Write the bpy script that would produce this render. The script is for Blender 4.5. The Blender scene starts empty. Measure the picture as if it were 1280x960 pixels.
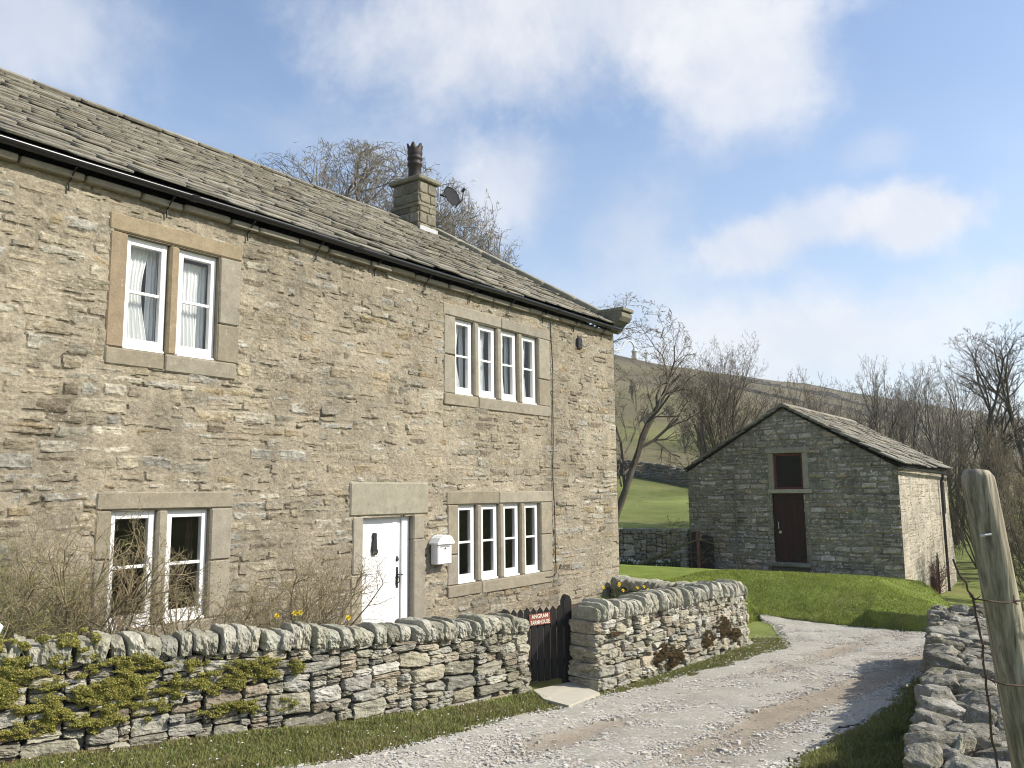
import math, random
import numpy as np
np.seterr(over='ignore')

# ------------------------------------------------------------------ noise
def _hash(ix, iy, iz, seed):
    h = (ix.astype(np.int64)*374761393 + iy.astype(np.int64)*668265263 + iz.astype(np.int64)*2147483647 + seed*974634777) & 0xFFFFFFFF
    h = ((h ^ (h >> 13))*1274126177) & 0xFFFFFFFF
    h = ((h ^ (h >> 16))*2246822519) & 0xFFFFFFFF
    h = h ^ (h >> 15)
    return (h & 0xFFFFFF)/float(0xFFFFFF)
def vnoise(x, y, z=None, seed=0):
    x = np.asarray(x, float); y = np.asarray(y, float)
    ix = np.floor(x); iy = np.floor(y); fx = x-ix; fy = y-iy
    ux = fx*fx*fx*(fx*(fx*6-15)+10); uy = fy*fy*fy*(fy*(fy*6-15)+10)
    if z is None:
        zz = np.zeros_like(ix)
        a = _hash(ix, iy, zz, seed); b = _hash(ix+1, iy, zz, seed); c = _hash(ix, iy+1, zz, seed); d = _hash(ix+1, iy+1, zz, seed)
        return (a*(1-ux)+b*ux)*(1-uy)+(c*(1-ux)+d*ux)*uy
    z = np.asarray(z, float); iz = np.floor(z); fz = z-iz; uz = fz*fz*fz*(fz*(fz*6-15)+10)
    out = 0
    for k, w in ((0, 1-uz), (1, uz)):
        a = _hash(ix, iy, iz+k, seed); b = _hash(ix+1, iy, iz+k, seed); c = _hash(ix, iy+1, iz+k, seed); d = _hash(ix+1, iy+1, iz+k, seed)
        out = out + w*((a*(1-ux)+b*ux)*(1-uy)+(c*(1-ux)+d*ux)*uy)
    return out
def fbm(x, y, z=None, octaves=4, seed=0, gain=.5):            # about -1 .. 1
    s = 0; a = 1; t = 0
    for o in range(octaves):
        f = 2**o*1.03
        s = s + a*(vnoise(x*f+17.3*o, y*f-9.1*o, None if z is None else z*f+3.7*o, seed+o)*2-1); t += a; a *= gain
    return s/t*1.5
def sstep(a, b, x):
    t = np.clip((x-a)/(b-a), 0, 1); return t*t*(3-2*t)

# ------------------------------------------------------------------ terrain
EYE = 1.9
CP = np.array([
 (0,0,.35),(1.2,0,.5),(-2,0,.28),(-4,0,.15),(-6.5,2,.06),(3,3,.65),(-.2,3,.42),(-.6,-3,.3),(-8,-4,.2),(5,-4,.7),
 (-1.0,4,.34),(-1.3,6,.16),(-1.9,9,-.1),(-2.3,11,-.26),(.3,6,.4),(0,9,.15),(-.9,12,-.1),(4,10,.5),
 (-4.35,4.53,0),(-2,5.7,.1),(-3,8,-.15),(-3.4,11,-.3),(-3.6,13.5,-.42),(-1,15,-.48),(2,17,-.7),(-2.7,15.1,-.45),(-5.8,15.2,-.45),
 (-6.26,3.81,0),(-5.65,5.2,-.08),(-5.3,7.7,-.25),(-4.75,8,-.28),(-4.64,9.82,-.3),(-4.6,12.4,-.4),
 (-8,14.4,-.05),(-8,11,-.12),(-8,8.5,-.24),(-8,4,.15),(-8,1,.2),(-6.8,7.5,-.24),(-6.2,11,-.12),
 (-7.5,16,-.2),(-9,20,-.5),(-6,20,-.6),(-3,20,-.9),(-11.3,25,-.8),(-8,25,-.75),(-5,25,-1.3),(-3,25,-1.6),(-5,33,-2.0),(-2,33,-2.2),(-12,33,-.8),(-14,25,-.6),(-18,20,-.2),(-10,16,-.1),
 (3,24,-2.2),(8,30,-2.6),(10,15,-.5),(12,0,.8),(-20,8,.6),(-20,-5,.6),(-10,-12,.2),(6,-12,.7)], float)
def _rbf():
    p = CP[:,:2]; d = np.sqrt(((p[:,None]-p[None])**2).sum(-1)+.35**2)
    A = np.zeros((len(p)+3, len(p)+3)); A[:-3,:-3] = -d + np.eye(len(p))*-.02; A[:-3,-3] = 1; A[:-3,-2:] = p; A[-3,:-3] = 1; A[-2:,:-3] = p.T
    b = np.zeros(len(p)+3); b[:-3] = CP[:,2]
    return np.linalg.solve(A, b)
_W = _rbf()
def h_near(x, y):
    s = _W[-3]+_W[-2]*x+_W[-1]*y
    for (px, py, _), w in zip(CP, _W[:-3]):
        s = s - w*np.sqrt((x-px)**2+(y-py)**2+.35**2)
    return s
_AZ = np.array([-180,-90,-60,-40,-28.3,-25.1,-18.8,-14.8,-12.0,-8.5,-4.3,0,20,60,100,180])
_EL = np.array([3,11,12,12.0,10.0,9.0,7.7,7.0,6.2,5.2,4.2,3.6,3,3,3,3])
_DR = np.array([300,260,260,270,300,310,360,420,500,650,800,900,900,900,500,300])
def hill(x, y):
    D = np.hypot(x, y); az = np.degrees(np.arctan2(x, y))
    el = np.interp(az, _AZ, _EL); dr = np.interp(az, _AZ, _DR)
    t = np.clip((D-27)/(dr-27), 0, None)
    z = np.tan(np.radians(el))*dr
    prof = np.where(t < 1, t**1.4, 1-.15*np.clip(t-1, 0, 3))
    n = fbm(x/70, y/70, octaves=4, seed=5)*sstep(60, 200, D)*4.0*np.clip(t, 0, 1)*np.clip(1.15-t, .12, 1) + fbm(x/9, y/9, octaves=3, seed=8)*.35*sstep(32, 70, D)
    return -.9+z*prof+n
def terrain(x, y):
    x = np.asarray(x, float); y = np.asarray(y, float)
    D = np.hypot(x, y); k = sstep(24, 44, D)
    xc = np.clip(x, -22, 14); yc = np.clip(y, -14, 36)
    return (1-k)*h_near(xc, yc)+k*(hill(x, y))
def lawn_h(x, y):
    """the raised grass mound in front of the barn"""
    x = np.asarray(x, float); y = np.asarray(y, float); y = y-.17*np.clip(-3-x, 0, 3)
    crest = .11+.0*x
    left = np.where(y < 17.3, -.47+(crest+.47)*np.sin(np.clip((y-15.15)/2.15, 0, 1)*math.pi/2)**1.2, crest-.075*(y-17.3)-.004*(y-17.3)**2)
    left = left - .10*np.clip(x+4.6, 0, 3)*sstep(16, 19, y) - .28*np.clip(x+4.4, 0, 4)*sstep(16.2, 17.5, y)
    right = -.17+.12*np.clip((y-15.3)/1.6, 0, 1)*np.clip((-2.8-x)/1.0, 0, 1) - .2*np.clip(x+3.3, 0, 4)*sstep(15.6, 17, y)-.1*np.clip(y-17, 0, 20)
    right = right - .5*(1-sstep(15.13, 15.25, y))
    s = sstep(-3.80, -3.72, x)
    blend = np.where(y < 17.0, np.maximum(right, left)*s+left*(1-s), left)
    k = sstep(16.4, 17.6, y)
    out = (np.maximum(right*s+left*(1-s), np.where(s > 0, -9, left)))*(1-k)+left*k
    return out + fbm(x/.8, y/.8, octaves=3, seed=77)*.012

# ------------------------------------------------------------------ blender helpers
import bpy, bmesh
from mathutils import Vector, Matrix
scene = bpy.context.scene
col = scene.collection
RNG = np.random.default_rng(11)
WL = {}                                            # world position of each parent
def R(d): return math.radians(d)
def thing(name, label, cat, loc, group=None):
    o = bpy.data.objects.new(name, None); col.objects.link(o); o.location = loc; o.empty_display_size = .1
    WL[o.name] = np.array(loc, float); tag(o, label, cat, group); return o
def tag(o, label=None, cat=None, group=None, kind=None):
    if label: o['label'] = label
    if cat: o['category'] = cat
    if group: o['group'] = group
    if kind: o['kind'] = kind
    return o
def mesh(name, V, faces, mat, parent=None, colors=None, smooth=True, fcolors=None):
    """faces: list of int arrays (n,k); V in world space"""
    V = np.asarray(V, float)
    off = WL[parent.name] if parent is not None else None
    me = bpy.data.meshes.new(name)
    if off is None:
        base = np.array([V[:,0].mean(), V[:,1].mean(), V[:,2].min()])
    else: base = off
    Vl = (V-base).astype(np.float32)
    faces = [np.asarray(f, np.int32) for f in faces if len(f)]
    nl = sum(f.size for f in faces); nf = sum(len(f) for f in faces)
    me.vertices.add(len(Vl)); me.vertices.foreach_set('co', Vl.ravel())
    me.loops.add(nl); me.loops.foreach_set('vertex_index', np.concatenate([f.ravel() for f in faces]))
    tot = np.concatenate([np.full(len(f), f.shape[1], np.int32) for f in faces])
    st = np.concatenate([[0], np.cumsum(tot)[:-1]]).astype(np.int32)
    me.polygons.add(nf); me.polygons.foreach_set('loop_start', st); me.polygons.foreach_set('loop_total', tot)
    me.polygons.foreach_set('use_smooth', np.full(nf, bool(smooth)))
    if colors is not None:
        c = np.ones((len(Vl), 4), np.float32); c[:,:3] = np.clip(colors, 0, 1)
        a = me.color_attributes.new('Col', 'FLOAT_COLOR', 'POINT'); a.data.foreach_set('color', c.ravel())
    me.update(); me.validate()
    if mat: me.materials.append(mat)
    o = bpy.data.objects.new(name, me); col.objects.link(o)
    if parent is not None:
        o.parent = parent; WL[o.name] = off
    else:
        o.location = base; WL[o.name] = base
    return o
class MB:
    """collects shapes into one mesh"""
    def __init__(s): s.V = []; s.F = {}; s.C = []; s.n = 0
    def add(s, V, F, c=None):
        V = np.asarray(V, float); s.V.append(V)
        for f in (F if isinstance(F, list) else [F]):
            f = np.asarray(f, int); s.F.setdefault(f.shape[1], []).append(f+s.n)
        s.C.append(np.broadcast_to(np.array(c if c is not None else (.5,.5,.5), float), (len(V), 3))); s.n += len(V)
        return s
    def build(s, name, mat, parent=None, smooth=False):
        return mesh(name, np.concatenate(s.V), [np.concatenate(f) for f in s.F.values()], mat, parent, np.concatenate(s.C), smooth)
    def box(s, a, b, c=None, bev=.0, M=None):
        """box between two corners with chamfered edges"""
        a = np.minimum(a, b).astype(float) if False else np.array(a, float); b = np.array(b, float)
        lo = np.minimum(a, b); hi = np.maximum(a, b); bev = min(bev, .45*(hi-lo).min())
        if bev <= 0:
            V = np.array([[(lo,hi)[i][0], (lo,hi)[j][1], (lo,hi)[k][2]] for i in (0,1) for j in (0,1) for k in (0,1)])
            F = np.array([[0,1,3,2],[4,6,7,5],[0,4,5,1],[2,3,7,6],[0,2,6,4],[1,5,7,3]])
            if M is not None: V = (np.c_[V, np.ones(8)] @ np.array(M).T)[:,:3]
            return s.add(V, F, c)
        V = []; idx = {}
        for i in (0,1):
            for j in (0,1):
                for k in (0,1):
                    p = np.array([(lo,hi)[i][0], (lo,hi)[j][1], (lo,hi)[k][2]]); sg = np.array([1-2*i, 1-2*j, 1-2*k])
                    for ax in range(3):                      # vertex lying on face `ax`
                        q = p+sg*bev; q[ax] = p[ax]; idx[(i,j,k,ax)] = len(V); V.append(q)
        F4 = []; F3 = []
        for ax in range(3):
            for sd in (0,1):
                o = [a_ for a_ in range(3) if a_ != ax]
                q = []
                for (u, v) in ((0,0),(1,0),(1,1),(0,1)):
                    t = [0,0,0]; t[ax] = sd; t[o[0]] = u; t[o[1]] = v; q.append(idx[(*t, ax)])
                F4.append(q)
        for ax in range(3):
            o = [a_ for a_ in range(3) if a_ != ax]
            for u in (0,1):
                for v in (0,1):
                    t0 = [0,0,0]; t0[o[0]] = u; t0[o[1]] = v; t1 = list(t0); t1[ax] = 1
                    F4.append([idx[(*t0, o[0])], idx[(*t1, o[0])], idx[(*t1, o[1])], idx[(*t0, o[1])]])
        for i in (0,1):
            for j in (0,1):
                for k in (0,1): F3.append([idx[(i,j,k,0)], idx[(i,j,k,1)], idx[(i,j,k,2)]])
        V = np.array(V); F4 = np.array(F4); F3 = np.array(F3); cen = (lo+hi)/2
        def orient(F):
            n = np.cross(V[F[:,1]]-V[F[:,0]], V[F[:,2]]-V[F[:,0]]); m = (n*(V[F].mean(1)-cen)).sum(1) < 0
            F[m] = F[m][:, ::-1]; return F
        F4 = orient(F4); F3 = orient(F3)
        if M is not None: V = (np.c_[V, np.ones(len(V))] @ np.array(M).T)[:,:3]
        return s.add(V, [F4, F3], c)
    def tube(s, pts, rad, n=8, c=None, caps=True):
        pts = np.array(pts, float); rad = np.broadcast_to(np.array(rad, float), (len(pts),))
        t = np.gradient(pts, axis=0); t /= np.linalg.norm(t, axis=1)[:,None]+1e-12
        up = np.array([0,0,1.]) if abs(t[0][2]) < .9 else np.array([1.,0,0])
        V = []
        for p, d, r in zip(pts, t, rad):
            u = np.cross(up, d); u /= np.linalg.norm(u)+1e-12; v = np.cross(d, u); up = v if abs(v @ d) < .99 else up
            for k in range(n):
                a = 2*math.pi*k/n; V.append(p+r*(math.cos(a)*u+math.sin(a)*v))
        F = [[i*n+k, i*n+(k+1) % n, (i+1)*n+(k+1) % n, (i+1)*n+k] for i in range(len(pts)-1) for k in range(n)]
        FF = [np.array(F)]
        if caps: FF.append(np.array([list(range(n))[::-1], [(len(pts)-1)*n+k for k in range(n)]]))
        return s.add(V, FF, c)
    def lathe(s, cen, prof, n=20, c=None, mod=None):
        cen = np.array(cen, float); V = []
        for (r, z) in prof:
            for k in range(n):
                a = 2*math.pi*k/n; rr = r; zz = z
                if mod: rr, zz = mod(r, z, a)
                V.append(cen+[rr*math.cos(a), rr*math.sin(a), zz])
        F = [[i*n+k, i*n+(k+1) % n, (i+1)*n+(k+1) % n, (i+1)*n+k] for i in range(len(prof)-1) for k in range(n)]
        return s.add(V, np.array(F), c)
    def prism(s, poly, d0, d1, frame, c=None):
        """poly in (u,v); frame = origin,u,v,w; extruded from d0 to d1 along w"""
        o, u, v, w = [np.array(q, float) for q in frame]; n = len(poly)
        V = [o+u*a+v*b+w*d for d in (d0, d1) for a, b in poly]
        F = [[k, (k+1) % n, n+(k+1) % n, n+k] for k in range(n)]
        return s.add(V, [np.array(F), np.array([list(range(n))[::-1], [n+k for k in range(n)]])], c)

# ------------------------------------------------------------------ rocks
def cube_grid(n):
    idx = {}; V = []; F = []
    def vid(p):
        k = tuple(p)
        if k not in idx: idx[k] = len(V); V.append(p)
        return idx[k]
    for ax in range(3):
        for sd in (0, n):
            o = [(ax+1) % 3, (ax+2) % 3]
            for i in range(n):
                for j in range(n):
                    q = []
                    for (u, v) in ((0,0),(1,0),(1,1),(0,1)):
                        p = [0,0,0]; p[ax] = sd; p[o[0]] = i+u; p[o[1]] = j+v; q.append(vid(p))
                    F.append(q if sd else q[::-1])
    return np.array(V, float)/n*2-1, np.array(F)
def rock_templates(cnt, n, seed, q=(4, 9), cuts=(3, 6), noise=.07, cutlo=.72, fine=.03):
    rg = np.random.default_rng(seed); V0, F = cube_grid(n); out = []
    for i in range(cnt):
        V = np.sign(V0)*np.abs(V0)**.9
        e = rg.uniform(*q); V = V/((np.abs(V)**e).sum(1)**(1/e))[:,None]
        for c in range(rg.integers(*cuts)):
            d = rg.normal(size=3); d /= np.abs(d).max(); d /= np.linalg.norm(d); sup = (V @ d).max(); off = sup*rg.uniform(cutlo, .97)
            k = V @ d-off; V = np.where(k[:,None] > 0, V-d*(k*.9)[:,None], V)
        o = rg.uniform(0, 50, 3)
        for ax in range(3): V[:,ax] += noise*fbm(*(V*1.1+o+ax*7).T, octaves=2, seed=i)
        V += (V/np.linalg.norm(V, axis=1)[:,None])*(fine*fbm(*(V*3.3+o).T, octaves=3, seed=i+50))[:,None]
        V -= (V.max(0)+V.min(0))/2; V /= (V.max(0)-V.min(0))
        out.append(V)
    return out, F
class Rocks:
    """one mesh of many template stones"""
    def __init__(s, tpl): s.T, s.F = tpl; s.V = []; s.C = []; s.k = 0
    def add(s, cen, ax, ay, az, color, rg, which=None):
        T = s.T[rg.integers(len(s.T)) if which is None else which]
        f = rg.integers(4); T = T*np.array([[1,1,1],[-1,-1,1],[-1,1,-1],[1,-1,-1]][f])
        s.V.append(np.asarray(cen)+T[:,:1]*ax+T[:,1:2]*ay+T[:,2:3]*az)
        s.C.append(np.broadcast_to(np.asarray(color, float), (len(T), 3)).copy()); s.k += 1
    def build(s, name, mat, parent=None, smooth=True, extra=None):
        m = len(s.T[0]); V = np.concatenate(s.V); C = np.concatenate(s.C)
        F = (s.F[None]+np.arange(s.k)[:,None,None]*m).reshape(-1, 4)
        FF = [F]
        if extra is not None:
            eV, eF, eC = extra; FF = [np.concatenate([F, eF+len(V)])]; V = np.concatenate([V, eV]); C = np.concatenate([C, eC])
        return mesh(name, V, FF, mat, parent, C, smooth)

# ------------------------------------------------------------------ materials
class NT:
    def __init__(s, mat_or_world):
        s.t = mat_or_world.node_tree; s.t.nodes.clear()
    def n(s, typ, **kw):
        nd = s.t.nodes.new(typ)
        for k, v in kw.items():
            if k == 'i':
                for a, b in v.items():
                    if isinstance(b, bpy.types.NodeSocket): s.t.links.new(b, nd.inputs[a])
                    else: nd.inputs[a].default_value = b
            else: setattr(nd, k, v)
        return nd
    def m(s, op, a, b=None, c=None, clamp=False):
        nd = s.n('ShaderNodeMath', operation=op); nd.use_clamp = clamp
        for i, v in enumerate((a, b, c)):
            if v is None: continue
            if isinstance(v, bpy.types.NodeSocket): s.t.links.new(v, nd.inputs[i])
            else: nd.inputs[i].default_value = v
        return nd.outputs[0]
    def mix(s, f, a, b, mode='MIX'):
        nd = s.n('ShaderNodeMix', data_type='RGBA', blend_type=mode)
        for k, v in ((0, f), (6, a), (7, b)):
            if isinstance(v, bpy.types.NodeSocket): s.t.links.new(v, nd.inputs[k])
            else: nd.inputs[k].default_value = (*v, 1) if isinstance(v, tuple) and len(v) == 3 else v
        return nd.outputs[2]
    def noise(s, vec, scale, detail=4, rough=.55, dist=0):
        nd = s.n('ShaderNodeTexNoise', i={'Scale': scale, 'Detail': detail, 'Roughness': rough, 'Distortion': dist})
        if vec is not None: s.t.links.new(vec, nd.inputs['Vector'])
        return nd.outputs[0]
    def ramp(s, f, lo, hi):
        nd = s.n('ShaderNodeMapRange', interpolation_type='SMOOTHSTEP', i={1: lo, 2: hi, 3: 0., 4: 1.}); s.t.links.new(f, nd.inputs[0]); return nd.outputs[0]
    def sc(s, vec, v):
        nd = s.n('ShaderNodeVectorMath', operation='MULTIPLY'); s.t.links.new(vec, nd.inputs[0]); nd.inputs[1].default_value = v; return nd.outputs[0]
    def out(s, bsdf, disp=None):
        o = s.n('ShaderNodeOutputMaterial'); s.t.links.new(bsdf, o.inputs[0]); return o
def newmat(name):
    m = bpy.data.materials.new(name); m.use_nodes = True; return m, NT(m)
def bsdf(t, color, rough=.8, normal=None, spec=.3, metal=0, **kw):
    i = {'Base Color': color if isinstance(color, bpy.types.NodeSocket) else (*color, 1), 'Roughness': rough, 'Specular IOR Level': spec, 'Metallic': metal}
    if normal is not None: i['Normal'] = normal
    i.update(kw)
    return t.n('ShaderNodeBsdfPrincipled', i=i).outputs[0]
def bump(t, h, strength=.5, dist=.01):
    return t.n('ShaderNodeBump', i={'Height': h, 'Strength': strength, 'Distance': dist}).outputs[0]
def objvec(t): return t.n('ShaderNodeTexCoord').outputs['Object']

def stone_mat(name, scale=1., lich=.3, lichcol=(.62,.61,.55), moss=.0, bstr=.6, bdist=.012, contrast=.35, dark=.25):
    m, t = newmat(name); v = objvec(t)
    c = t.n('ShaderNodeAttribute', attribute_name='Col').outputs[0]
    n1 = t.noise(v, 9*scale, 6, .65); n2 = t.noise(v, 45*scale, 4, .6); n3 = t.noise(v, 2.3*scale, 3, .5)
    k = t.m('ADD', t.m('MULTIPLY', t.m('SUBTRACT', n1, .5), contrast*2.2), t.m('MULTIPLY', t.m('SUBTRACT', n2, .5), contrast*1.6))
    k = t.m('ADD', k, t.m('MULTIPLY', t.m('SUBTRACT', n3, .5), contrast))
    k = t.m('ADD', k, 1.0)
    mul = t.n('ShaderNodeVectorMath', operation='SCALE'); t.t.links.new(c, mul.inputs[0]); t.t.links.new(k, mul.inputs['Scale'])
    cc = mul.outputs[0]
    if dark:
        f = t.ramp(t.noise(v, 5*scale, 5, .7, .4), .58, .75); cc = t.mix(t.m('MULTIPLY', f, dark), cc, (.06,.052,.04))
    if lich:
        f = t.ramp(t.noise(v, 22*scale, 3, .5, .2), .63, .68); g = t.ramp(t.noise(v, 3.1*scale, 2, .5), .42, .6)
        cc = t.mix(t.m('MULTIPLY', t.m('MULTIPLY', f, g), lich), cc, lichcol)
    if moss:
        f = t.ramp(t.noise(v, 3.7*scale, 5, .65), .5, .66); cc = t.mix(t.m('MULTIPLY', f, moss), cc, (.10,.105,.03))
    h = t.m('ADD', t.m('MULTIPLY', n1, 1.0), t.m('MULTIPLY', n2, .4))
    t.out(bsdf(t, cc, .9, bump(t, h, bstr, bdist), .15)); return m
def attr_mat(name, rough=.7, spec=.2, var=.25, scale=30, bstr=.0, trans=0):
    m, t = newmat(name); v = objvec(t); c = t.n('ShaderNodeAttribute', attribute_name='Col').outputs[0]
    k = t.m('ADD', t.m('MULTIPLY', t.m('SUBTRACT', t.noise(v, scale, 4, .6), .5), 2*var), 1.0)
    mul = t.n('ShaderNodeVectorMath', operation='SCALE'); t.t.links.new(c, mul.inputs[0]); t.t.links.new(k, mul.inputs['Scale'])
    nm = bump(t, t.noise(v, scale*2, 5, .6), bstr, .006) if bstr else None
    b = bsdf(t, mul.outputs[0], rough, nm, spec)
    if trans:
        tr = t.n('ShaderNodeBsdfTranslucent'); t.t.links.new(mul.outputs[0], tr.inputs[0])
        mx = t.n('ShaderNodeMixShader', i={0: trans}); t.t.links.new(b, mx.inputs[1]); t.t.links.new(tr.outputs[0], mx.inputs[2]); b = mx.outputs[0]
    t.out(b); return m
def plain_mat(name, c, rough=.5, spec=.4, var=.08, scale=8, bstr=0, metal=0, grime=0):
    m, t = newmat(name); v = objvec(t)
    cc = t.mix(t.m('MULTIPLY', t.noise(v, scale, 5, .6), 1.), tuple(x*(1-var) for x in c), tuple(min(1, x*(1+var)) for x in c))
    if grime: cc = t.mix(t.m('MULTIPLY', t.ramp(t.noise(v, 4, 6, .7), .45, .8), grime), cc, (.12,.10,.07))
    t.out(bsdf(t, cc, rough, bump(t, t.noise(v, scale*6, 4), bstr, .004) if bstr else None, spec, metal)); return m
def wood_mat(name, c1, c2, axis=2, rough=.75, scale=1., algae=0):
    m, t = newmat(name); v = objvec(t)
    s = [34*scale]*3; s[axis] = 1.6*scale; vs = t.sc(v, tuple(s))
    n = t.noise(vs, 1., 6, .65); nn = t.noise(v, 5*scale, 3)
    cc = t.mix(t.ramp(n, .3, .72), c1, c2)
    if algae: cc = t.mix(t.m('MULTIPLY', t.ramp(nn, .42, .62), algae), cc, (.15,.16,.07))
    cr = t.ramp(t.noise(t.sc(v, tuple([60*scale if i != axis else 2.2*scale for i in range(3)])), 1., 3, .5), .66, .70)
    cc = t.mix(t.m('MULTIPLY', cr, .6), cc, (.05,.04,.03))
    t.out(bsdf(t, cc, rough, bump(t, n, .7, .006), .2)); return m

M = {}
M['house_stone'] = stone_mat('house_stone', 1.1, .6, (.50,.47,.39), 0, .9, .016, .42, .30)
M['dressed'] = stone_mat('dressed_stone', 1., .3, (.48,.46,.38), 0, .5, .008, .34, .3)
M['barn_stone'] = stone_mat('barn_stone', .55, .95, (.62,.61,.56), .1, .8, .03, .55, .4)
M['slate'] = stone_mat('stone_slate', 1.2, .3, (.44,.42,.35), .12, .6, .008, .55, .45)
M['dry_stone'] = stone_mat('dry_stone', 1.5, .8, (.56,.55,.49), .12, 1., .02, .65, .5)
M['cope_stone'] = stone_mat('cope_stone', 1.5, .65, (.52,.51,.44), .15, 1., .018, .6, .45)
M['limestone'] = stone_mat('limestone', 2.2, .75, (.50,.48,.42), .35, 1., .016, .75, .7)
M['slab'] = plain_mat('flagstone', (.44,.41,.33), .9, .1, .18, 5, .3, grime=.15)
M['white'] = plain_mat('white_paint', (.80,.80,.785), .4, .4, .05, 3, 0, grime=.10)
M['black'] = plain_mat('black_gutter', (.018,.018,.02), .28, .5, .2, 6)
M['blackwood'] = wood_mat('black_painted_wood', (.016,.016,.016), (.03,.028,.026), 2, .55)
M['maroon'] = wood_mat('maroon_board', (.035,.016,.014), (.055,.024,.02), 2, .6)
M['redframe'] = plain_mat('red_frame_paint', (.13,.035,.03), .6, .3, .2, 9)
M['postwood'] = wood_mat('weathered_post', (.12,.10,.075), (.45,.40,.30), 2, .85, 1.6, .22)
M['iron'] = plain_mat('black_iron', (.02,.02,.022), .5, .4, .3, 12)
M['rust'] = plain_mat('rusty_wire', (.09,.06,.045), .7, .3, .3, 40, metal=.3)
M['zinc'] = plain_mat('zinc', (.55,.55,.55), .35, .5, .1, 20, metal=.8)
M['pot'] = plain_mat('chimney_pot', (.032,.024,.02), .55, .3, .6, 7, .2)
M['dish'] = plain_mat('dish_grey', (.010,.011,.015), .8, .3, .1, 6)
M['signred'] = plain_mat('sign_red', (.29,.075,.042), .55, .3, .12, 14, grime=.2)
M['signwhite'] = plain_mat('sign_lettering', (.80,.74,.62), .5, .3, .1, 30)
M['curtain'] = plain_mat('net_curtain', (.80,.80,.79), .9, .1, .06, 20)
M['darkcurtain'] = plain_mat('dark_curtain', (.06,.035,.03), .9, .1, .3, 8)
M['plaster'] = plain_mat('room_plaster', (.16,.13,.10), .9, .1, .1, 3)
M['blackpane'] = plain_mat('opaque_dark_glass', (.010,.009,.008), .45, .25, .5, 9)  # opaque pane, the dark of the barn opening put into its colour
M['unlit_dark'] = plain_mat('unlit_plaster', (.006,.0055,.005), .95, .02, .2, 3)  # near-black lining, the unlit barn inside painted as base colour
M['earth'] = attr_mat('wall_core_earth', .95, .05, .4, 20)
M['bark'] = attr_mat('bark', .9, .1, .35, 12)
M['leaf'] = attr_mat('leaf', .6, .25, .2, 40, trans=.3)
M['grass'] = attr_mat('grass_blade', .6, .2, .15, 6, trans=.3)
M['gravel'] = attr_mat('gravel_stone', .9, .15, .2, 60)
M['petal'] = attr_mat('petal', .6, .2, .1, 40, trans=.3)
M['plastic'] = plain_mat('mint_plastic', (.52,.68,.58), .4, .4, .05, 5)
M['bluemark'] = plain_mat('blue_print', (.06,.10,.36), .4, .4, .05, 5)
M['lampglass'] = plain_mat('lamp_shade_enamel', (.62,.63,.64), .35, .5, .06, 6)
def glass_mat():
    m, t = newmat('window_glass'); fc = t.n('ShaderNodeLayerWeight', i={0: .5}).outputs['Facing']; fr = t.m('ADD', .045, t.m('MULTIPLY', t.m('POWER', fc, 5.), .9))
    tr = t.n('ShaderNodeBsdfTransparent', i={0: (.90,.92,.92,1)}); gl = t.n('ShaderNodeBsdfGlossy', i={'Roughness': .02})
    mx = t.n('ShaderNodeMixShader'); t.t.links.new(t.m('MULTIPLY', fr, 1.0, clamp=True), mx.inputs[0]); t.t.links.new(tr.outputs[0], mx.inputs[1]); t.t.links.new(gl.outputs[0], mx.inputs[2])
    t.out(mx.outputs[0]); return m
M['glass'] = glass_mat()

# ------------------------------------------------------------------ ground
def axis_grid(lo, hi, st, far, grow=1.16):
    a = list(np.arange(lo, hi+1e-6, st)); d = st; x = a[-1]; up = []
    while x < far: d = d*grow; x += d; up.append(x)
    d = st; x = lo; dn = []
    while x > -far: d *= grow; x -= d; dn.append(x)
    return np.array(dn[::-1]+a+up)
def grid_faces(nx, ny):
    i, j = np.meshgrid(np.arange(nx-1), np.arange(ny-1), indexing='ij'); a = i*ny+j
    return np.stack([a, a+ny, a+ny+1, a+1], -1).reshape(-1, 4)
gx = axis_grid(-14, 5, .16, 1300, 1.12); gy = axis_grid(-1, 34, .16, 1300, 1.12)
GX, GY = np.meshgrid(gx, gy, indexing='ij'); GZ = terrain(GX, GY)
GZ -= .9*sstep(14.9, 15.9, GY)*sstep(-10.5, -8.5, GX)*(1-sstep(-3.2, -2.2, GX))*(1-sstep(22, 24, GY))*.3   # sunk below the lawn mound
D = np.hypot(GX, GY)
n1 = fbm(GX/6, GY/6, octaves=4, seed=3)[...,None]; n2 = fbm(GX/40, GY/40, octaves=4, seed=4)[...,None]; n3 = fbm(GX/1.1, GY/1.1, octaves=3, seed=9)[...,None]
green = np.array([.17,.20,.06]); olive = np.array([.125,.122,.052]); brown = np.array([.125,.108,.064]); soil = np.array([.10,.075,.05])
tt = np.clip((D-30)/230, 0, 1)[...,None]
C = green*(1-sstep(.0, .42, tt+.25*n2))+olive*sstep(.0, .42, tt+.25*n2)
b = sstep(.35, .9, tt+.4*n2+.12*n1); C = C*(1-b)+brown*b
n4 = fbm(GX/14, GY/9, octaves=5, seed=14, gain=.65)[...,None]; C = C*(1+.22*n1+.15*n3*(1-tt))*(1-.55*sstep(.05, .6, n4)*sstep(.03, .2, tt))
gard = (sstep(-8.6, -8.0, GX)*(1-sstep(-6.1, -5.2, GX+.12*(GY-6)*(GY < 6)))*(1-sstep(13, 14, GY)))[...,None]
C = C*(1-gard)+soil*gard*(1+.3*n3)
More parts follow.
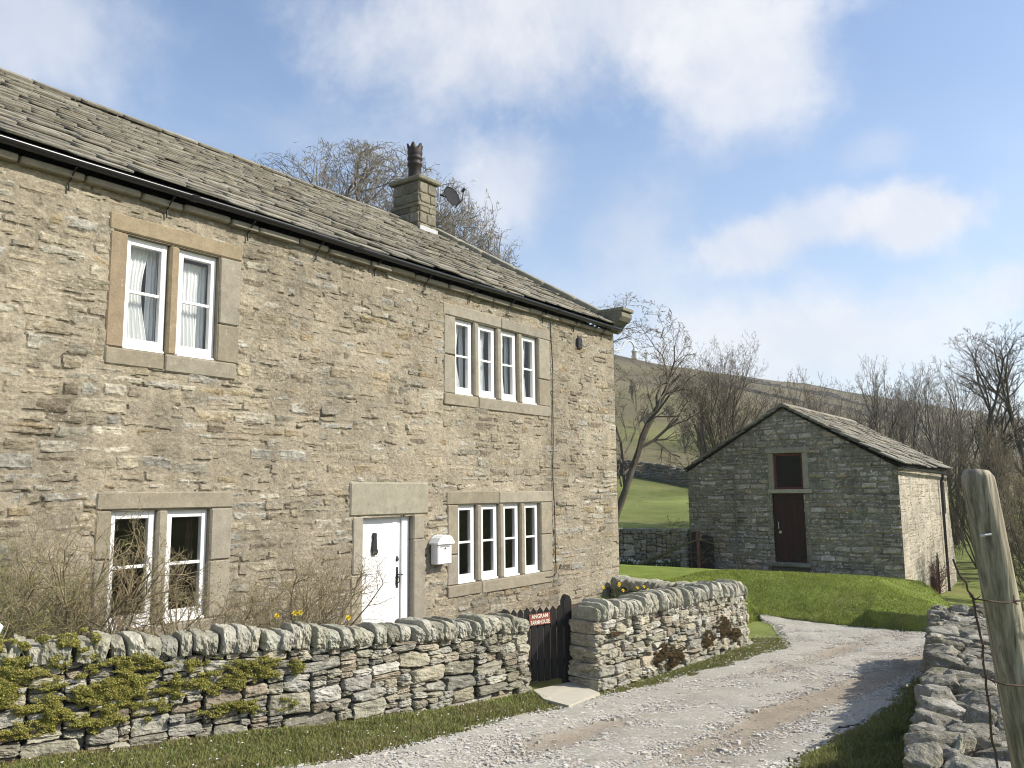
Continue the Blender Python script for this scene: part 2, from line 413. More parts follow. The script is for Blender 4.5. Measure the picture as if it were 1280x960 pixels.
def ground_mat():
    m, t = newmat('ground_cover'); v = objvec(t); c = t.n('ShaderNodeAttribute', attribute_name='Col').outputs[0]
    k = t.m('ADD', t.m('MULTIPLY', t.m('SUBTRACT', t.noise(v, .9, 8, .7), .5), .9), t.m('MULTIPLY', t.m('SUBTRACT', t.noise(v, 14, 5, .7), .5), .9))
    mul = t.n('ShaderNodeVectorMath', operation='SCALE'); t.t.links.new(c, mul.inputs[0]); t.t.links.new(t.m('ADD', k, 1.), mul.inputs['Scale'])
    cc = t.mix(t.m('MULTIPLY', t.ramp(t.noise(v, .33, 8, .75), .5, .66), .5), mul.outputs[0], (.19,.155,.085)); cc = t.mix(t.m('MULTIPLY', t.ramp(t.noise(v, .12, 12, .85), .53, .62), .6), cc, (.055,.055,.03))
    t.out(bsdf(t, cc, .95, bump(t, t.noise(v, 5, 8, .75), .8, .12), .05)); return m
TRACK_L = [(-5.6,1.0),(-4.95,3.4),(-4.62,4.27),(-4.53,5.24),(-4.60,6.22),(-4.50,6.87),(-4.62,7.44),(-4.62,8.09),(-4.50,8.66),(-4.33,9.6),(-4.12,10.69),(-4.10,12.0),(-4.42,13.2),(-5.07,14.63),(-5.95,15.78)]
TRACK_R = [(-.9,1.0),(-1.72,4.2),(-1.85,5.14),(-1.93,5.93),(-1.86,6.87),(-1.82,7.76),(-1.86,8.74),(-2.0,9.77),(-2.15,11.2),(-1.6,12.2),(0,13.2),(3,14.4),(9,16)]
TRACK_B = [(9,20),(3,17.2),(-1,15.6),(-2.69,15.19),(-3.73,15.42),(-4.85,15.72),(-5.81,15.85)]
TRACK = np.array(TRACK_L[::-1]+TRACK_R+TRACK_B)
def inside(x, y, poly):
    x = np.asarray(x); y = np.asarray(y); r = np.zeros(x.shape, bool); p = np.asarray(poly); q = np.roll(p, 1, 0)
    for (ax, ay), (bx, by) in zip(p, q):
        k = ((ay > y) != (by > y)) & (x < (bx-ax)*(y-ay)/(by-ay+1e-12)+ax); r ^= k
    return r
def edge_dist(x, y, poly):
    p = np.asarray(poly); q = np.roll(p, 1, 0); d = np.full(np.shape(x), 9e9)
    for (ax, ay), (bx, by) in zip(p, q):
        t = np.clip(((x-ax)*(bx-ax)+(y-ay)*(by-ay))/((bx-ax)**2+(by-ay)**2+1e-12), 0, 1)
        d = np.minimum(d, np.hypot(x-ax-t*(bx-ax), y-ay-t*(by-ay)))
    return d
GZ = GZ-.05*(inside(GX, GY, TRACK) & (edge_dist(GX, GY, TRACK) > .12))
ground = tag(mesh('ground', np.stack([GX, GY, GZ], -1).reshape(-1, 3), [grid_faces(*GX.shape)], ground_mat(), None, C.reshape(-1, 3)), kind='structure')

tx = np.arange(-6.4, 3.0, .045); ty = np.arange(1.0, 18.0, .045)
TX, TY = np.meshgrid(tx, ty, indexing='ij')
ins = inside(TX+.10*fbm(TX/.5, TY/.5, seed=21), TY+.1*fbm(TX/.5, TY/.5, seed=22), TRACK)
TZ = terrain(TX, TY)+.020+.012*fbm(TX/.25, TY/.25, octaves=3, seed=23)
# bare wheel tracks run along the middle of the lane
mid = np.interp(TY, [1, 4, 6, 8, 10, 12, 14, 16], [-2.9,-3.1,-3.2,-3.2,-3.05,-2.9,-2.7,-2.4])
bare = np.exp(-((TX-mid-.62)/.32)**2)*.9+np.exp(-((TX-mid+.55)/.24)**2)*.6; bare = np.clip(bare*(1.1+.9*fbm(TX/.9, TY/1.6, octaves=4, seed=31)), 0, 1)
TZ -= .022*bare
grav = np.array([.425,.402,.338]); bsoil = np.array([.34,.275,.20]); dk = np.array([.22,.17,.12])
TC = grav*(1-bare[...,None]*.8)+bsoil*bare[...,None]*.8
wet = sstep(.35, .6, fbm(TX/.7, TY/.35, octaves=4, seed=41))[...,None]*.45*np.exp(-((TX-mid-.2)/.7)**2)[...,None]
TC = TC*(1-wet)+dk*wet
mosst = (sstep(.2, .6, fbm(TX/.5, TY/.9, octaves=4, seed=44))*np.exp(-((TX-mid+.05)/.28)**2)*sstep(7, 10, TY)*.6)[...,None]; TC = TC*(1-mosst)+np.array([.20,.19,.10])*mosst
TC = TC*(1+.10*fbm(TX/.4, TY/.4, octaves=4, seed=42))[...,None]
f = grid_faces(*TX.shape); k = ins.ravel(); f = f[k[f].all(1)]
def gravel_mat():
    m, t = newmat('gravel_track'); v = objvec(t); c = t.n('ShaderNodeAttribute', attribute_name='Col').outputs[0]
    vo = t.n('ShaderNodeTexVoronoi', i={'Scale': 85.}); t.t.links.new(v, vo.inputs['Vector'])
    vb = t.n('ShaderNodeTexVoronoi', i={'Scale': 190.}); t.t.links.new(v, vb.inputs['Vector'])
    hs = t.n('ShaderNodeSeparateColor'); t.t.links.new(vo.outputs['Color'], hs.inputs[0])
    k = t.m('ADD', t.m('MULTIPLY', hs.outputs[0], .55), t.m('MULTIPLY', t.noise(v, 25, 5, .7), .7))
    mul = t.n('ShaderNodeVectorMath', operation='SCALE'); t.t.links.new(c, mul.inputs[0]); t.t.links.new(t.m('ADD', t.m('MULTIPLY', k, .75), .44), mul.inputs['Scale'])
    h = t.m('ADD', t.m('MULTIPLY', vo.outputs['Distance'], -1.), t.m('MULTIPLY', vb.outputs['Distance'], -.4))
    t.out(bsdf(t, mul.outputs[0], .95, bump(t, h, .8, .009), .1)); return m
used = np.unique(f); remap = np.zeros(TX.size, int); remap[used] = np.arange(len(used))
tag(mesh('gravel_track', np.stack([TX, TY, TZ], -1).reshape(-1, 3)[used], [remap[f]], gravel_mat(), None, TC.reshape(-1, 3)[used]), kind='structure')

# loose stones on the track
rg = np.random.default_rng(5)
n = 190000
px = rg.uniform(-5.6, -1.2, n); r_ = rg.random(n); py = 3.0+(15.8-3.0)*r_**1.25
d = edge_dist(px, py, TRACK); ok = inside(px, py, TRACK)
mid = np.interp(py, [1, 4, 6, 8, 10, 12, 14, 16], [-2.9,-3.1,-3.2,-3.2,-3.05,-2.9,-2.7,-2.4])
br = np.exp(-((px-mid-.62)/.30)**2)*.9+np.exp(-((px-mid+.55)/.24)**2)*.75
br = np.clip(br*(1+.9*fbm(px/.9, py/1.6, octaves=4, seed=31)), 0, 1)
ok &= rg.random(n) > np.clip(br*1.15+.1, 0, .985)
ok |= (~inside(px, py, TRACK)) & (d < .10) & (rg.random(n) < .35) & (py < 15)
px, py = px[ok][:85000], py[ok][:85000]; N = len(px); pz = terrain(px, py)+.012
sz = rg.uniform(.004, .010, N)*(1+1.0*(rg.random(N) < .05)); T, F = rock_templates(10, 1, 3, (3, 6), (1, 3), .2, .7, 0.)
T = np.array(T)*2; ti = rg.integers(len(T), size=N); V = T[ti]*(sz[:,None]*rg.uniform(.7, 1.2, (N, 3))*[1,1,.75])[:,None,:]
a = rg.uniform(0, 6.28, N); ca, sa = np.cos(a)[:,None], np.sin(a)[:,None]
V = np.stack([V[...,0]*ca-V[...,1]*sa, V[...,0]*sa+V[...,1]*ca, V[...,2]], -1)+np.stack([px, py, pz], -1)[:,None,:]
pal = np.array([[.465,.448,.39],[.415,.398,.345],[.53,.50,.44],[.38,.355,.32],[.47,.415,.34],[.52,.50,.46]])
CC = pal[rg.integers(len(pal), size=N)]*rg.uniform(.8, 1.15, (N, 1)); CC = np.repeat(CC[:,None], V.shape[1], 1)
FF = (F[None]+np.arange(N)[:,None,None]*V.shape[1]).reshape(-1, 4)
tag(mesh('gravel', V.reshape(-1, 3), [FF], M['gravel'], None, CC.reshape(-1, 3), False), kind='stuff')

# lawn mound
lx = np.concatenate([np.arange(-14, -6.5, .16), np.arange(-6.5, -1.6, .05)]); ly = np.concatenate([np.arange(12.9, 14.9, .05), np.arange(14.9, 15.9, .02), np.arange(15.9, 18.2, .05), np.arange(18.2, 24.95, .16)])
LX, LY = np.meshgrid(lx, ly, indexing='ij'); LZ = lawn_h(LX, LY)
LAWN = np.array([(-13.9,14.45),(-8.05,14.45),(-7.9,13.98),(-5.45,12.95),(-5.28,13.4),(-5.42,14.6),(-5.9,15.62),(-5.81,15.66),(-4.85,15.54),(-3.73,15.24),(-2.69,15.1),(-2.2,15.2),(-2.35,17),(-3.4,21),(-4.6,24.9),(-13.9,24.9)])
def lawn_surface(x, y):
    z = lawn_h(x, y); side = -.46+.59*sstep(-5.45, -7.3, x)-.075*np.clip(y-17.3, 0, 20); k = 1-sstep(16.8, 18.6, y); z = z*(1-k)+np.maximum(z, side)*k
    return np.maximum(z, terrain(x, y)+.02)
LZ = lawn_surface(LX, LY)
li = inside(LX, LY, LAWN); k = (li | (edge_dist(LX, LY, LAWN) < .075)).ravel(); LZ = np.where(li, LZ, terrain(LX, LY)-.4); f = grid_faces(*LX.shape); f = f[k[f].all(1)]
used = np.unique(f); remap = np.zeros(LX.size, int); remap[used] = np.arange(len(used))
lc = np.array([.185,.235,.05])*(1+.18*fbm(LX/.7, LY/.7, octaves=4, seed=61)+.12*fbm(LX/.1, LY/.1, octaves=2, seed=62))[...,None]
crack = np.exp(-((LX+4.86+.05*fbm(LY, LY, seed=2))/.022)**2)*(LY < 17.5)+.5*np.exp(-((LX+5.35)/.03)**2)*(LY < 17)
lc = lc*(1-.4*np.clip(crack, 0, 1))[...,None]; LZ = LZ-.02*np.clip(crack, 0, 1)
tag(mesh('lawn', np.stack([LX, LY, LZ], -1).reshape(-1, 3)[used], [remap[f]], ground.data.materials[0], None, lc.reshape(-1, 3)[used]), kind='structure')

# ------------------------------------------------------------------ grass
def blades(name, x, y, z, hgt, wid, cols, rg, lean=.5, droop=.5):
    n = len(x); a = rg.uniform(0, 6.28, n); la = rg.uniform(0, 6.28, n); l = np.abs(rg.normal(0, lean, n))*hgt
    w = wid*rg.uniform(.6, 1.2, n); u = np.stack([np.cos(a), np.sin(a), 0*a], -1)*w[:,None]; L = np.stack([np.cos(la), np.sin(la), 0*a], -1)*l[:,None]
    p = np.stack([x, y, z], -1); up = np.array([0,0,1.])
    m = p+L*.35+up*(hgt*.6)[:,None]; tp = p+L+up*(hgt*(1-droop*.3*rg.random(n)))[:,None]
    V = np.stack([p-u, p+u, m+u*.75, m-u*.75, tp], 1).reshape(-1, 3); b = np.arange(n)[:,None]*5
    C = np.repeat(cols, 5, 0)
    return mesh(name, V, [b+np.array([[0,1,2,3]]), b+np.array([[3,2,4]])], M['grass'], None, C, False)
def grass_cols(n, rg, base=(.085,.125,.028), dry=(.26,.22,.10), pd=.18, dryn=None):
    c = np.array(base)*rg.uniform(.6, 1.4, (n, 1))*np.array([1,1,1])+rg.normal(0, .008, (n, 3))
    k = rg.random(n) < (pd if dryn is None else dryn); c[k] = np.array(dry)*rg.uniform(.6, 1.2, (k.sum(), 1)); return np.clip(c, .01, 1)
rg = np.random.default_rng(17)
VERGE_L = np.array([(-7.2,1.0),(-6.9,2.2),(-6.5,2.8),(-6.15,3.8),(-5.7,5.0),(-5.38,6.3),(-5.30,7.35),(-5.12,7.5),(-4.60,7.05),(-4.55,6.87),(-4.63,6.22),(-4.55,5.24),(-4.62,4.27),(-4.95,3.4),(-5.4,2.0),(-5.6,1.0)])
VERGE_M = np.array([(-4.78,7.95),(-4.66,8.87),(-4.6,9.84),(-4.52,10.88),(-4.66,12.4),(-4.8,12.9),(-4.40,13.25),(-4.08,12.1),(-4.05,11.3),(-4.12,10.6),(-4.3,9.6),(-4.45,8.66),(-4.55,8.2)])
VERGE_R = np.array([(-.75,3.5),(-1.0,4.5),(-1.3,6.5),(-1.55,8.3),(-1.78,9.8),(-1.98,10.2),(-1.95,9.2),(-1.86,8.2),(-1.82,7.2),(-1.88,6.2),(-1.78,5.0),(-1.6,3.8),(-1.3,3.0)])
def scatter(poly, n, rg, jit=.06):
    lo, hi = poly.min(0), poly.max(0); x = rg.uniform(lo[0], hi[0], n); y = rg.uniform(lo[1], hi[1], n)
    k = inside(x+jit*fbm(x/.3, y/.3, seed=71), y+jit*fbm(x/.3, y/.3, seed=72), poly); return x[k], y[k]
for nm, poly, n, hh in (('verge_grass', VERGE_L, 230000, .055), ('verge_grass', VERGE_M, 130000, .05), ('verge_grass', VERGE_R, 120000, .07)):
    x, y = scatter(poly, n, rg); ed = edge_dist(x, y, poly)
    dens = .25+.75*sstep(-.35, .35, fbm(x/.45, y/.45, octaves=3, seed=81)+.5*sstep(0, .3, ed)); k = rg.random(len(x)) < dens; x, y, ed = x[k], y[k], ed[k]
    h = hh*rg.uniform(.35, 1.25, len(x))*(.65+.5*sstep(-.5, .6, fbm(x/.35, y/.35, seed=82)))*(.55+.45*sstep(0, .2, ed))
    c = grass_cols(len(x), rg, (.20,.22,.07), dryn=.22+.3*sstep(.1, .7, fbm(x/.6, y/.6, seed=83)))
    tag(blades(nm, x, y, terrain(x, y)+.004, h, .0042, c, rg, .55), kind='stuff')
    # daisies and pale litter in the turf
x, y = scatter(LAWN, 330000, rg, 0); k = (x > -7.5) & (rg.random(len(x)) < np.where(y < 18, 1, .25)) & ((np.abs(x+4.86) > .012) | (y > 16.5)); x, y = x[k], y[k]
h = .04*rg.uniform(.4, 1.2, len(x))*(.6+.7*sstep(-.4, .7, fbm(x/.35, y/.35, octaves=3, seed=91)))*(1+1.2*(edge_dist(x, y, LAWN) < .12)); tag(blades('lawn_grass', x, y, lawn_surface(x, y), h, .006, grass_cols(len(x), rg, (.22,.27,.05), (.32,.29,.11), .14), rg, .5), kind='stuff')
# tiny white daisies / quartz chips in the verges
mb = MB(); ds = []
for poly, n in ((VERGE_L, 260), (VERGE_M, 420)):
    x, y = scatter(poly, n*3, rg); x, y = x[:n], y[:n]
    for a, b in zip(x, y):
        z = float(terrain(a, b))+rg.uniform(.02, .05); r = rg.uniform(.006, .011); ang = np.arange(6)*math.pi/3
        V = np.stack([a+r*np.cos(ang), b+r*np.sin(ang), z+.3*r*rg.normal(size=6)], -1); mb.add(np.r_[V, [[a, b, z+r*.4]]], np.array([[i, (i+1) % 6, 6] for i in range(6)]), (.72,.72,.68))
tag(mb.build('daisies', M['petal']), kind='stuff')

# ------------------------------------------------------------------ coursed rubble as real relief
PAL_HOUSE = np.array([[.268,.230,.155],[.245,.215,.150],[.29,.256,.185],[.225,.195,.135],[.26,.24,.185],[.335,.305,.235],[.25,.20,.12],[.175,.145,.103],[.29,.277,.233],[.252,.218,.152],[.265,.23,.158],[.215,.194,.147]])
PAL_BARN = np.array([[.150,.145,.115],[.120,.118,.10],[.19,.18,.145],[.135,.13,.095],[.21,.205,.18],[.11,.105,.085],[.16,.14,.10]])
PAL_SUNLIT = np.array([[.36,.32,.25],[.33,.295,.225],[.39,.355,.29],[.31,.27,.20]])  # paler stones for the barn's sunlit side, sunlight put into the palette
def rubble(U, Vv, seed, course=(.075,.165), width=(.13,.48), joint=.010, proj=.0125, rough=.0092, mort=(.268,.232,.168), pal=PAL_HOUSE, mlevel=.0012, quoin=None, white=.05):
    """height above the wall plane and colour at wall coordinates U (along), Vv (up)"""
    rg = np.random.default_rng(seed)
    Uw = U+.022*fbm(U/.35, Vv/.2, octaves=3, seed=seed)+.008*fbm(U/.06, Vv/.06, octaves=2, seed=seed+1)
    Vw = Vv+.028*fbm(U/.9, Vv/.5, octaves=2, seed=seed+2)+.008*fbm(U/.07, Vv/.05, octaves=2, seed=seed+3)
    v0, v1 = Vv.min()-.3, Vv.max()+.3; u0, u1 = U.min()-.6, U.max()+.6
    zb = [v0]
    while zb[-1] < v1: zb.append(zb[-1]+rg.uniform(*course))
    zb = np.array(zb); ci = np.clip(np.searchsorted(zb, Vw)-1, 0, len(zb)-2)
    D = np.zeros_like(U); ID = np.zeros(U.shape, np.int64); LU = np.zeros_like(U); LV = np.zeros_like(U)
    nid = 0
    for k in range(len(zb)-1):
        m = ci == k
        hk = zb[k+1]-zb[k]; xs = [u0-rg.random()*.4]
        while xs[-1] < u1: xs.append(xs[-1]+rg.uniform(*width)*(.6+.5*hk/.14))
        xs = np.array(xs)
        if quoin is not None:
            xs = xs[np.abs(xs-quoin) > .62]; xs = np.sort(np.append(xs, [quoin-(.30 if k % 2 else .55)]))
        split = rg.random(len(xs)) < (.22 if hk > .12 else .05); sf = rg.uniform(.38, .62, len(xs))
        if not m.any(): nid += 2*len(xs); continue
        u = Uw[m]; v = Vw[m]; j = np.clip(np.searchsorted(xs, u)-1, 0, len(xs)-2)
        a, b = xs[j], xs[j+1]; lo = np.full(len(u), zb[k]); hi = np.full(len(u), zb[k+1]); zs = lo+(hi-lo)*sf[j]
        up = split[j] & (v > zs); dn = split[j] & ~up; lo = np.where(up, zs, lo); hi = np.where(dn, zs, hi)
        du = np.minimum(u-a, b-u); dv = np.minimum(v-lo, hi-v); r = .03
        d = np.where((du < r) & (dv < r), r-np.hypot(r-np.minimum(du, r), r-np.minimum(dv, r)), np.minimum(du, dv))
        D[m] = d; ID[m] = nid+2*j+up; LU[m] = (u-(a+b)/2)/(b-a); LV[m] = (v-(lo+hi)/2)/(hi-lo); nid += 2*len(xs)
    P = rg.random((nid+4, 8)); o = P[ID]
    # broken, split faces: stepped ridged noise, different on each stone
    n1 = fbm(U/.16+o[...,0]*40, Vv/.07+o[...,1]*40, octaves=4, seed=seed+5); n2 = fbm(U/.045, Vv/.03, octaves=3, seed=seed+6)
    n0 = fbm(U/.30+o[...,1]*40, Vv/.045+o[...,0]*40, octaves=3, seed=seed+25); st = np.round(n1*3.2)/3.2*.55+n1*.3+np.round(n0*2.6)/2.6*.5
    face = proj*(o[...,2]-.22)+(o[...,3]-.5)*.03*LU*1.2+(o[...,4]-.35)*.03*LV+rough*st+rough*.45*n2
    edge = sstep(joint*.4, joint*1.0+.020, D)
    mo = mlevel-.0012+.007*fbm(U/.4, Vv/.25, octaves=3, seed=seed+7)+.0030*n2-.020*sstep(.44, .66, fbm(U/.3, Vv/.12, octaves=4, seed=seed+8))*(1-sstep(0, .02, D))
    sh = face*edge-.016*(1-edge); H = np.maximum(sh, mo); t = sstep(-.001, .003, sh-mo)[...,None]
    c = pal[(o[...,5]*len(pal)).astype(int)]*(.86+.28*o[...,6])[...,None]
    c = c*(1+.16*fbm(U/.09+o[...,0]*9, Vv/.05, octaves=3, seed=seed+9)+.07*n2)[...,None]
    rust = sstep(.35, .75, fbm(U/.25+o[...,1]*30, Vv/.2, octaves=3, seed=seed+10))[...,None]*(o[...,7] > .62)[...,None]*.5
    c = c*(1-rust)+np.array([.235,.172,.10])*rust
    w = sstep(.40, .55, fbm(U/.045, Vv/.03, octaves=3, seed=seed+11))*sstep(.0, .35, fbm(U/.7, Vv/.7, octaves=2, seed=seed+12)); c = c*(1-white*8*w[...,None]*.6)+np.array([.56,.53,.45])*white*8*.6*w[...,None] if white < .15 else c
    sp = fbm(U/.022, Vv/.018, octaves=2, seed=seed+15)[...,None]; c = c*(1+.20*sp); mc = np.array(mort)*(1+.10*fbm(U/.5, Vv/.4, octaves=4, seed=seed+13)+.08*n2)[...,None]*(1+.15*sp)
    C = mc*(1-t)+c*t
    big = fbm(U/1.5, Vv/.8, octaves=4, seed=seed+16)[...,None]; C = C*(1+.13*big)*(1-.16*sstep(.25, .6, fbm(U/.5+7, Vv/1.3, octaves=4, seed=seed+17))[...,None])
    g_ = C.mean(-1, keepdims=True); C = (C*.95+g_*.05)*1.0
    cav = sstep(.0, -.014, H)[...,None]; C = C*(1-.45*cav)            # crevice shade put into the colour, by relief depth
    return H, C
def relief(name, org, ud, vd, nd, us, vs, mat, parent, keep, seed, **kw):
    U, V_ = np.meshgrid(us, vs, indexing='ij'); H, C = rubble(U, V_, seed, **kw)
    ed = np.minimum(np.minimum(U-us[0], us[-1]-U), np.minimum(V_-vs[0], vs[-1]-V_)); H = np.where(ed < .02, H*ed/.02, H)
    P = np.array(org)+U[...,None]*np.array(ud)+V_[...,None]*np.array(vd)+H[...,None]*np.array(nd)
    f = grid_faces(*U.shape); uc = U.ravel()[f].mean(1); vc = V_.ravel()[f].mean(1); f = f[keep(uc, vc)]
    if np.dot(np.cross(ud, vd), nd) < 0: f = f[:, ::-1]
    used = np.unique(f); rm = np.zeros(U.size, int); rm[used] = np.arange(len(used))
    return mesh(name, P.reshape(-1, 3)[used], [rm[f]], mat, parent, C.reshape(-1, 3)[used], False)

# ------------------------------------------------------------------ dry stone walls
TPL = rock_templates(30, 10, 1, (6, 20), (3, 8), .09, .68, .10)
TPL_SLAB = rock_templates(14, 7, 2, (7, 16), (2, 5), .05, .8, .05)
PAL_DRY = np.array([[.30,.285,.22],[.34,.325,.265],[.26,.245,.185],[.29,.265,.195],[.38,.365,.315],[.24,.225,.175],[.31,.28,.21],[.285,.275,.23],[.27,.23,.17]])
PAL_COPE = np.array([[.30,.285,.215],[.33,.315,.245],[.26,.25,.19],[.36,.345,.28],[.285,.28,.225]])
PAL_LIME = np.array([[.215,.20,.16],[.18,.168,.135],[.26,.245,.205],[.145,.138,.108],[.205,.185,.138]])
def pathfn(pts):
    p = np.array(pts, float); s = np.r_[0, np.cumsum(np.hypot(*np.diff(p, axis=0).T))]
    def f(t):
        t = np.clip(t, 0, s[-1]); x = np.interp(t, s, p[:,0]); y = np.interp(t, s, p[:,1]); e = .12
        a = np.clip(t-e, 0, s[-1]); b = np.clip(t+e, 0, s[-1]); dx = np.interp(b, s, p[:,0])-np.interp(a, s, p[:,0]); dy = np.interp(b, s, p[:,1])-np.interp(a, s, p[:,1]); l = math.hypot(dx, dy)
        return np.array([x, y]), np.array([dx, dy])/l, np.array([dy, -dx])/l       # point, tangent, outward normal
    return f, s[-1]
def pack(L, H, rg, w=(.10,.40), hr=(.05,.15), step=.02):
    """fill an L x H face with stones laid on a running skyline; returns (s, z, w, h)"""
    n = int(L/step); sky = np.zeros(n); out = []
    while sky.min() < H-.02:
        i = int(np.argmin(sky)); b = sky[i]; j = i
        while j < n and abs(sky[j]-b) < .022: j += 1
        g = (j-i)*step; ww = min(rg.uniform(*w)*(1.25-.5*b/H), g)
        if g-ww < .07: ww = g
        k = max(1, int(round(ww/step))); ww = k*step
        hh = np.clip(ww*rg.uniform(.28, .75), hr[0], hr[1]*(1.25-.45*b/H))
        if rg.random() < .12: hh = hr[0]*rg.uniform(.6, 1.)
        if b+hh > H-.035: hh = H-b
        out.append((i*step+ww/2, b+hh/2, ww, hh)); sky[i:i+k] = b+hh
    return out
def dry_wall(thing_, path, hbody, thick, seed, zb, copes=True, batter=.06, pal=PAL_DRY, palc=PAL_COPE, mat='dry_stone', w=(.10,.40), hr=(.045,.14), cope=(.20,.13,.22), back=True, depth=.2, lean=.15, tpl=None, name='stonework', sink=.08, csteps=None):
    rg = np.random.default_rng(seed); f, L = pathfn(path); rk = Rocks(tpl or TPL)
    hb = hbody if callable(hbody) else (lambda s: hbody)
    for side in ((0, 1) if back else (0,)):
        Hm = max(hb(t) for t in np.linspace(0, L, 20))+sink
        for (s, z, ww, hh) in pack(L, 1., rg, w, tuple(q/Hm for q in hr)):
            H = hb(s)+sink; z *= H; hh *= H
            p, t, n = f(s); base = zb(p[0], p[1])-sink; t3 = np.array([*t, 0.]); n3 = np.array([*n, 0.]); d = depth*rg.uniform(.85, 1.15); out = rg.normal(0, .017)+batter*(1-z/H)
            c = np.array([p[0], p[1], base+z])+n3*(out-d/2 if side == 0 else -thick-batter*(1-z/H)+d/2)
            a = rg.normal(0, .055); tt = t3*math.cos(a)+np.array([0,0,1])*math.sin(a); uu = np.cross(tt, n3)*-1 if np.cross(tt, n3)[2] < 0 else np.cross(tt, n3)
            nn = n3+.06*rg.normal()*t3+.08*rg.normal()*np.array([0,0,1])
            rk.add(c, tt*ww*rg.uniform(.96, 1.07), nn*d, uu*hh*rg.uniform(.95, 1.07), pal[rg.integers(len(pal))]*rg.uniform(.68, 1.25), rg)
    # end stones, laid right through the wall
    for e, s in ((0, .10), (1, L-.10)):
        p, t, n = f(s); z = -sink; H = hb(s)
        while z < H-.02:
            hh = rg.uniform(.06, .15); hh = min(hh, H-z) if H-z-hh > .04 else H-z; t3 = np.array([*t, 0.]); n3 = np.array([*n, 0.])
            c = np.array([*p, zb(*p)+z+hh/2])-n3*(thick/2)+t3*rg.uniform(-.03, .01)*(1 if e else -1)
            rk.add(c, t3*rg.uniform(.22, .32), n3*(thick+batter*1.4*(1-z/max(H, .1))), np.array([0,0,hh*1.03]), pal[rg.integers(len(pal))]*rg.uniform(.85, 1.15), rg); z += hh
    # dark hearting inside
    ss = np.linspace(.12, L-.12, max(4, int(L/.3))); V = []
    for s in ss:
        p, t, n = f(s); g = zb(*p)
        for o, z in ((-.09, -.1), (-thick+.09, -.1), (-thick+.09, hb(s)-.04), (-.09, hb(s)-.04)): V.append([p[0]+n[0]*o, p[1]+n[1]*o, g+z])
    V = np.array(V); F = [[4*i+k, 4*i+(k+1) % 4, 4*i+4+(k+1) % 4, 4*i+4+k] for i in range(len(ss)-1) for k in range(4)]+[[3,2,1,0],[4*len(ss)-4+k for k in range(4)]]
    body = rk.build(name, M[mat], thing_, False, (V, np.array(F), np.full((len(V), 3), .09)))
    if copes:
        ht, cw0, cw1 = cope; s = .02; i = 0
        while s < L-.04:
            cw = rg.uniform(cw0, cw1); cw = min(cw, L-s) ; p, t, n = f(s+cw/2); t3 = np.array([*t, 0.]); n3 = np.array([*n, 0.])
            a = rg.normal(lean, .13); hh = ht*rg.uniform(.74, 1.18); up = np.array([0,0,1])*math.cos(a)+t3*math.sin(a); tt = t3*math.cos(a)-np.array([0,0,1])*math.sin(a)
            b = rg.normal(0, .08); n_ = n3*math.cos(b)+tt*math.sin(b); t_ = tt*math.cos(b)-n3*math.sin(b)
            r1 = Rocks(COPE_T); r1.add(np.array([*p, zb(*p)+hb(s)+hh*.46])-n3*(thick/2-.01+rg.normal(0, .012)), t_*cw*1.0, n_*(thick+.05)*rg.uniform(.92, 1.06), up*hh*1.06, palc[rg.integers(len(palc))]*rg.uniform(.82, 1.2), rg)
            r1.build('coping_stone', M['cope_stone'], thing_, False); s += cw*.97
    return body
# coping template: an upright slab with a rounded top
def cope_templates():
    T, F = rock_templates(22, 11, 9, (7, 22), (2, 5), .07, .76, .085); out = []
    for V in T:
        y, z = V[:,1], V[:,2]; k = np.clip((z+.1)/.6, 0, 1); yy = y*(1-.24*k**2); zz = np.where(z > 0, z*(1-.5*np.clip(np.abs(y)-.22, 0, 1)*k), z)
        V = np.stack([V[:,0], yy, zz], -1); out.append(V)
    # keep bottoms down: no upside-down flips
    return out, F
class _C(Rocks):
    pass
COPE_T = cope_templates()
def _cadd(s, cen, ax, ay, az, color, rg, which=None):
    T = s.T[rg.integers(len(s.T))]
    if rg.random() < .5: T = T*np.array([-1,-1,1])
    s.V.append(np.asarray(cen)+T[:,:1]*ax+T[:,1:2]*ay+T[:,2:3]*az); s.C.append(np.broadcast_to(np.asarray(color, float), (len(T), 3)).copy()); s.k += 1
_old_add = Rocks.add
def _add(s, cen, ax, ay, az, *a, **k):
    if np.dot(np.cross(ax, ay), az) < 0: ax = -np.asarray(ax)
    return (_cadd if s.T is COPE_T[0] else _old_add)(s, cen, ax, ay, az, *a, **k)
Rocks.add = _add

# ------------------------------------------------------------------ the farmhouse
X0 = -8.0; YE = 14.4; YS = -1.0; ZE = 5.12; RX = -12.75; RZ = 8.07; XB = -17.5
house = thing('stone_farmhouse', 'long sandstone farmhouse with white mullioned windows and a stone slate roof', 'house', (-12.5, 7, 0))
# windows: list of (label, y0, y1, z0, z1, lights, style)
WIN = [('two-light upper window with net curtains', 4.28, 5.36, 3.38, 4.57, 2, 'net'),
       ('four-light upper window with net curtains', 9.47, 11.70, 3.38, 4.56, 4, 'net'),
       ('two-light lower window behind the bare shrubs', 4.26, 5.36, .60, 1.76, 2, 'dark'),
       ('four-light lower window beside the letter box', 9.53, 11.70, .56, 1.72, 4, 'dark')]
HOLES = [(4.10, 5.64, 3.20, 4.76), (9.20, 12.06, 3.20, 4.75), (4.10, 5.62, .44, 1.94), (9.28, 12.04, .38, 1.92), (7.36, 8.86, 1.60, 2.07), (7.40, 8.80, -.6, 1.62)]
def keep(u, v):
    k = np.ones(u.shape, bool)
    for a, b, c, d in HOLES: k &= ~((u > a+.03) & (u < b-.03) & (v > c+.03) & (v < d-.03))
    return k
kw = dict(quoin=YE)
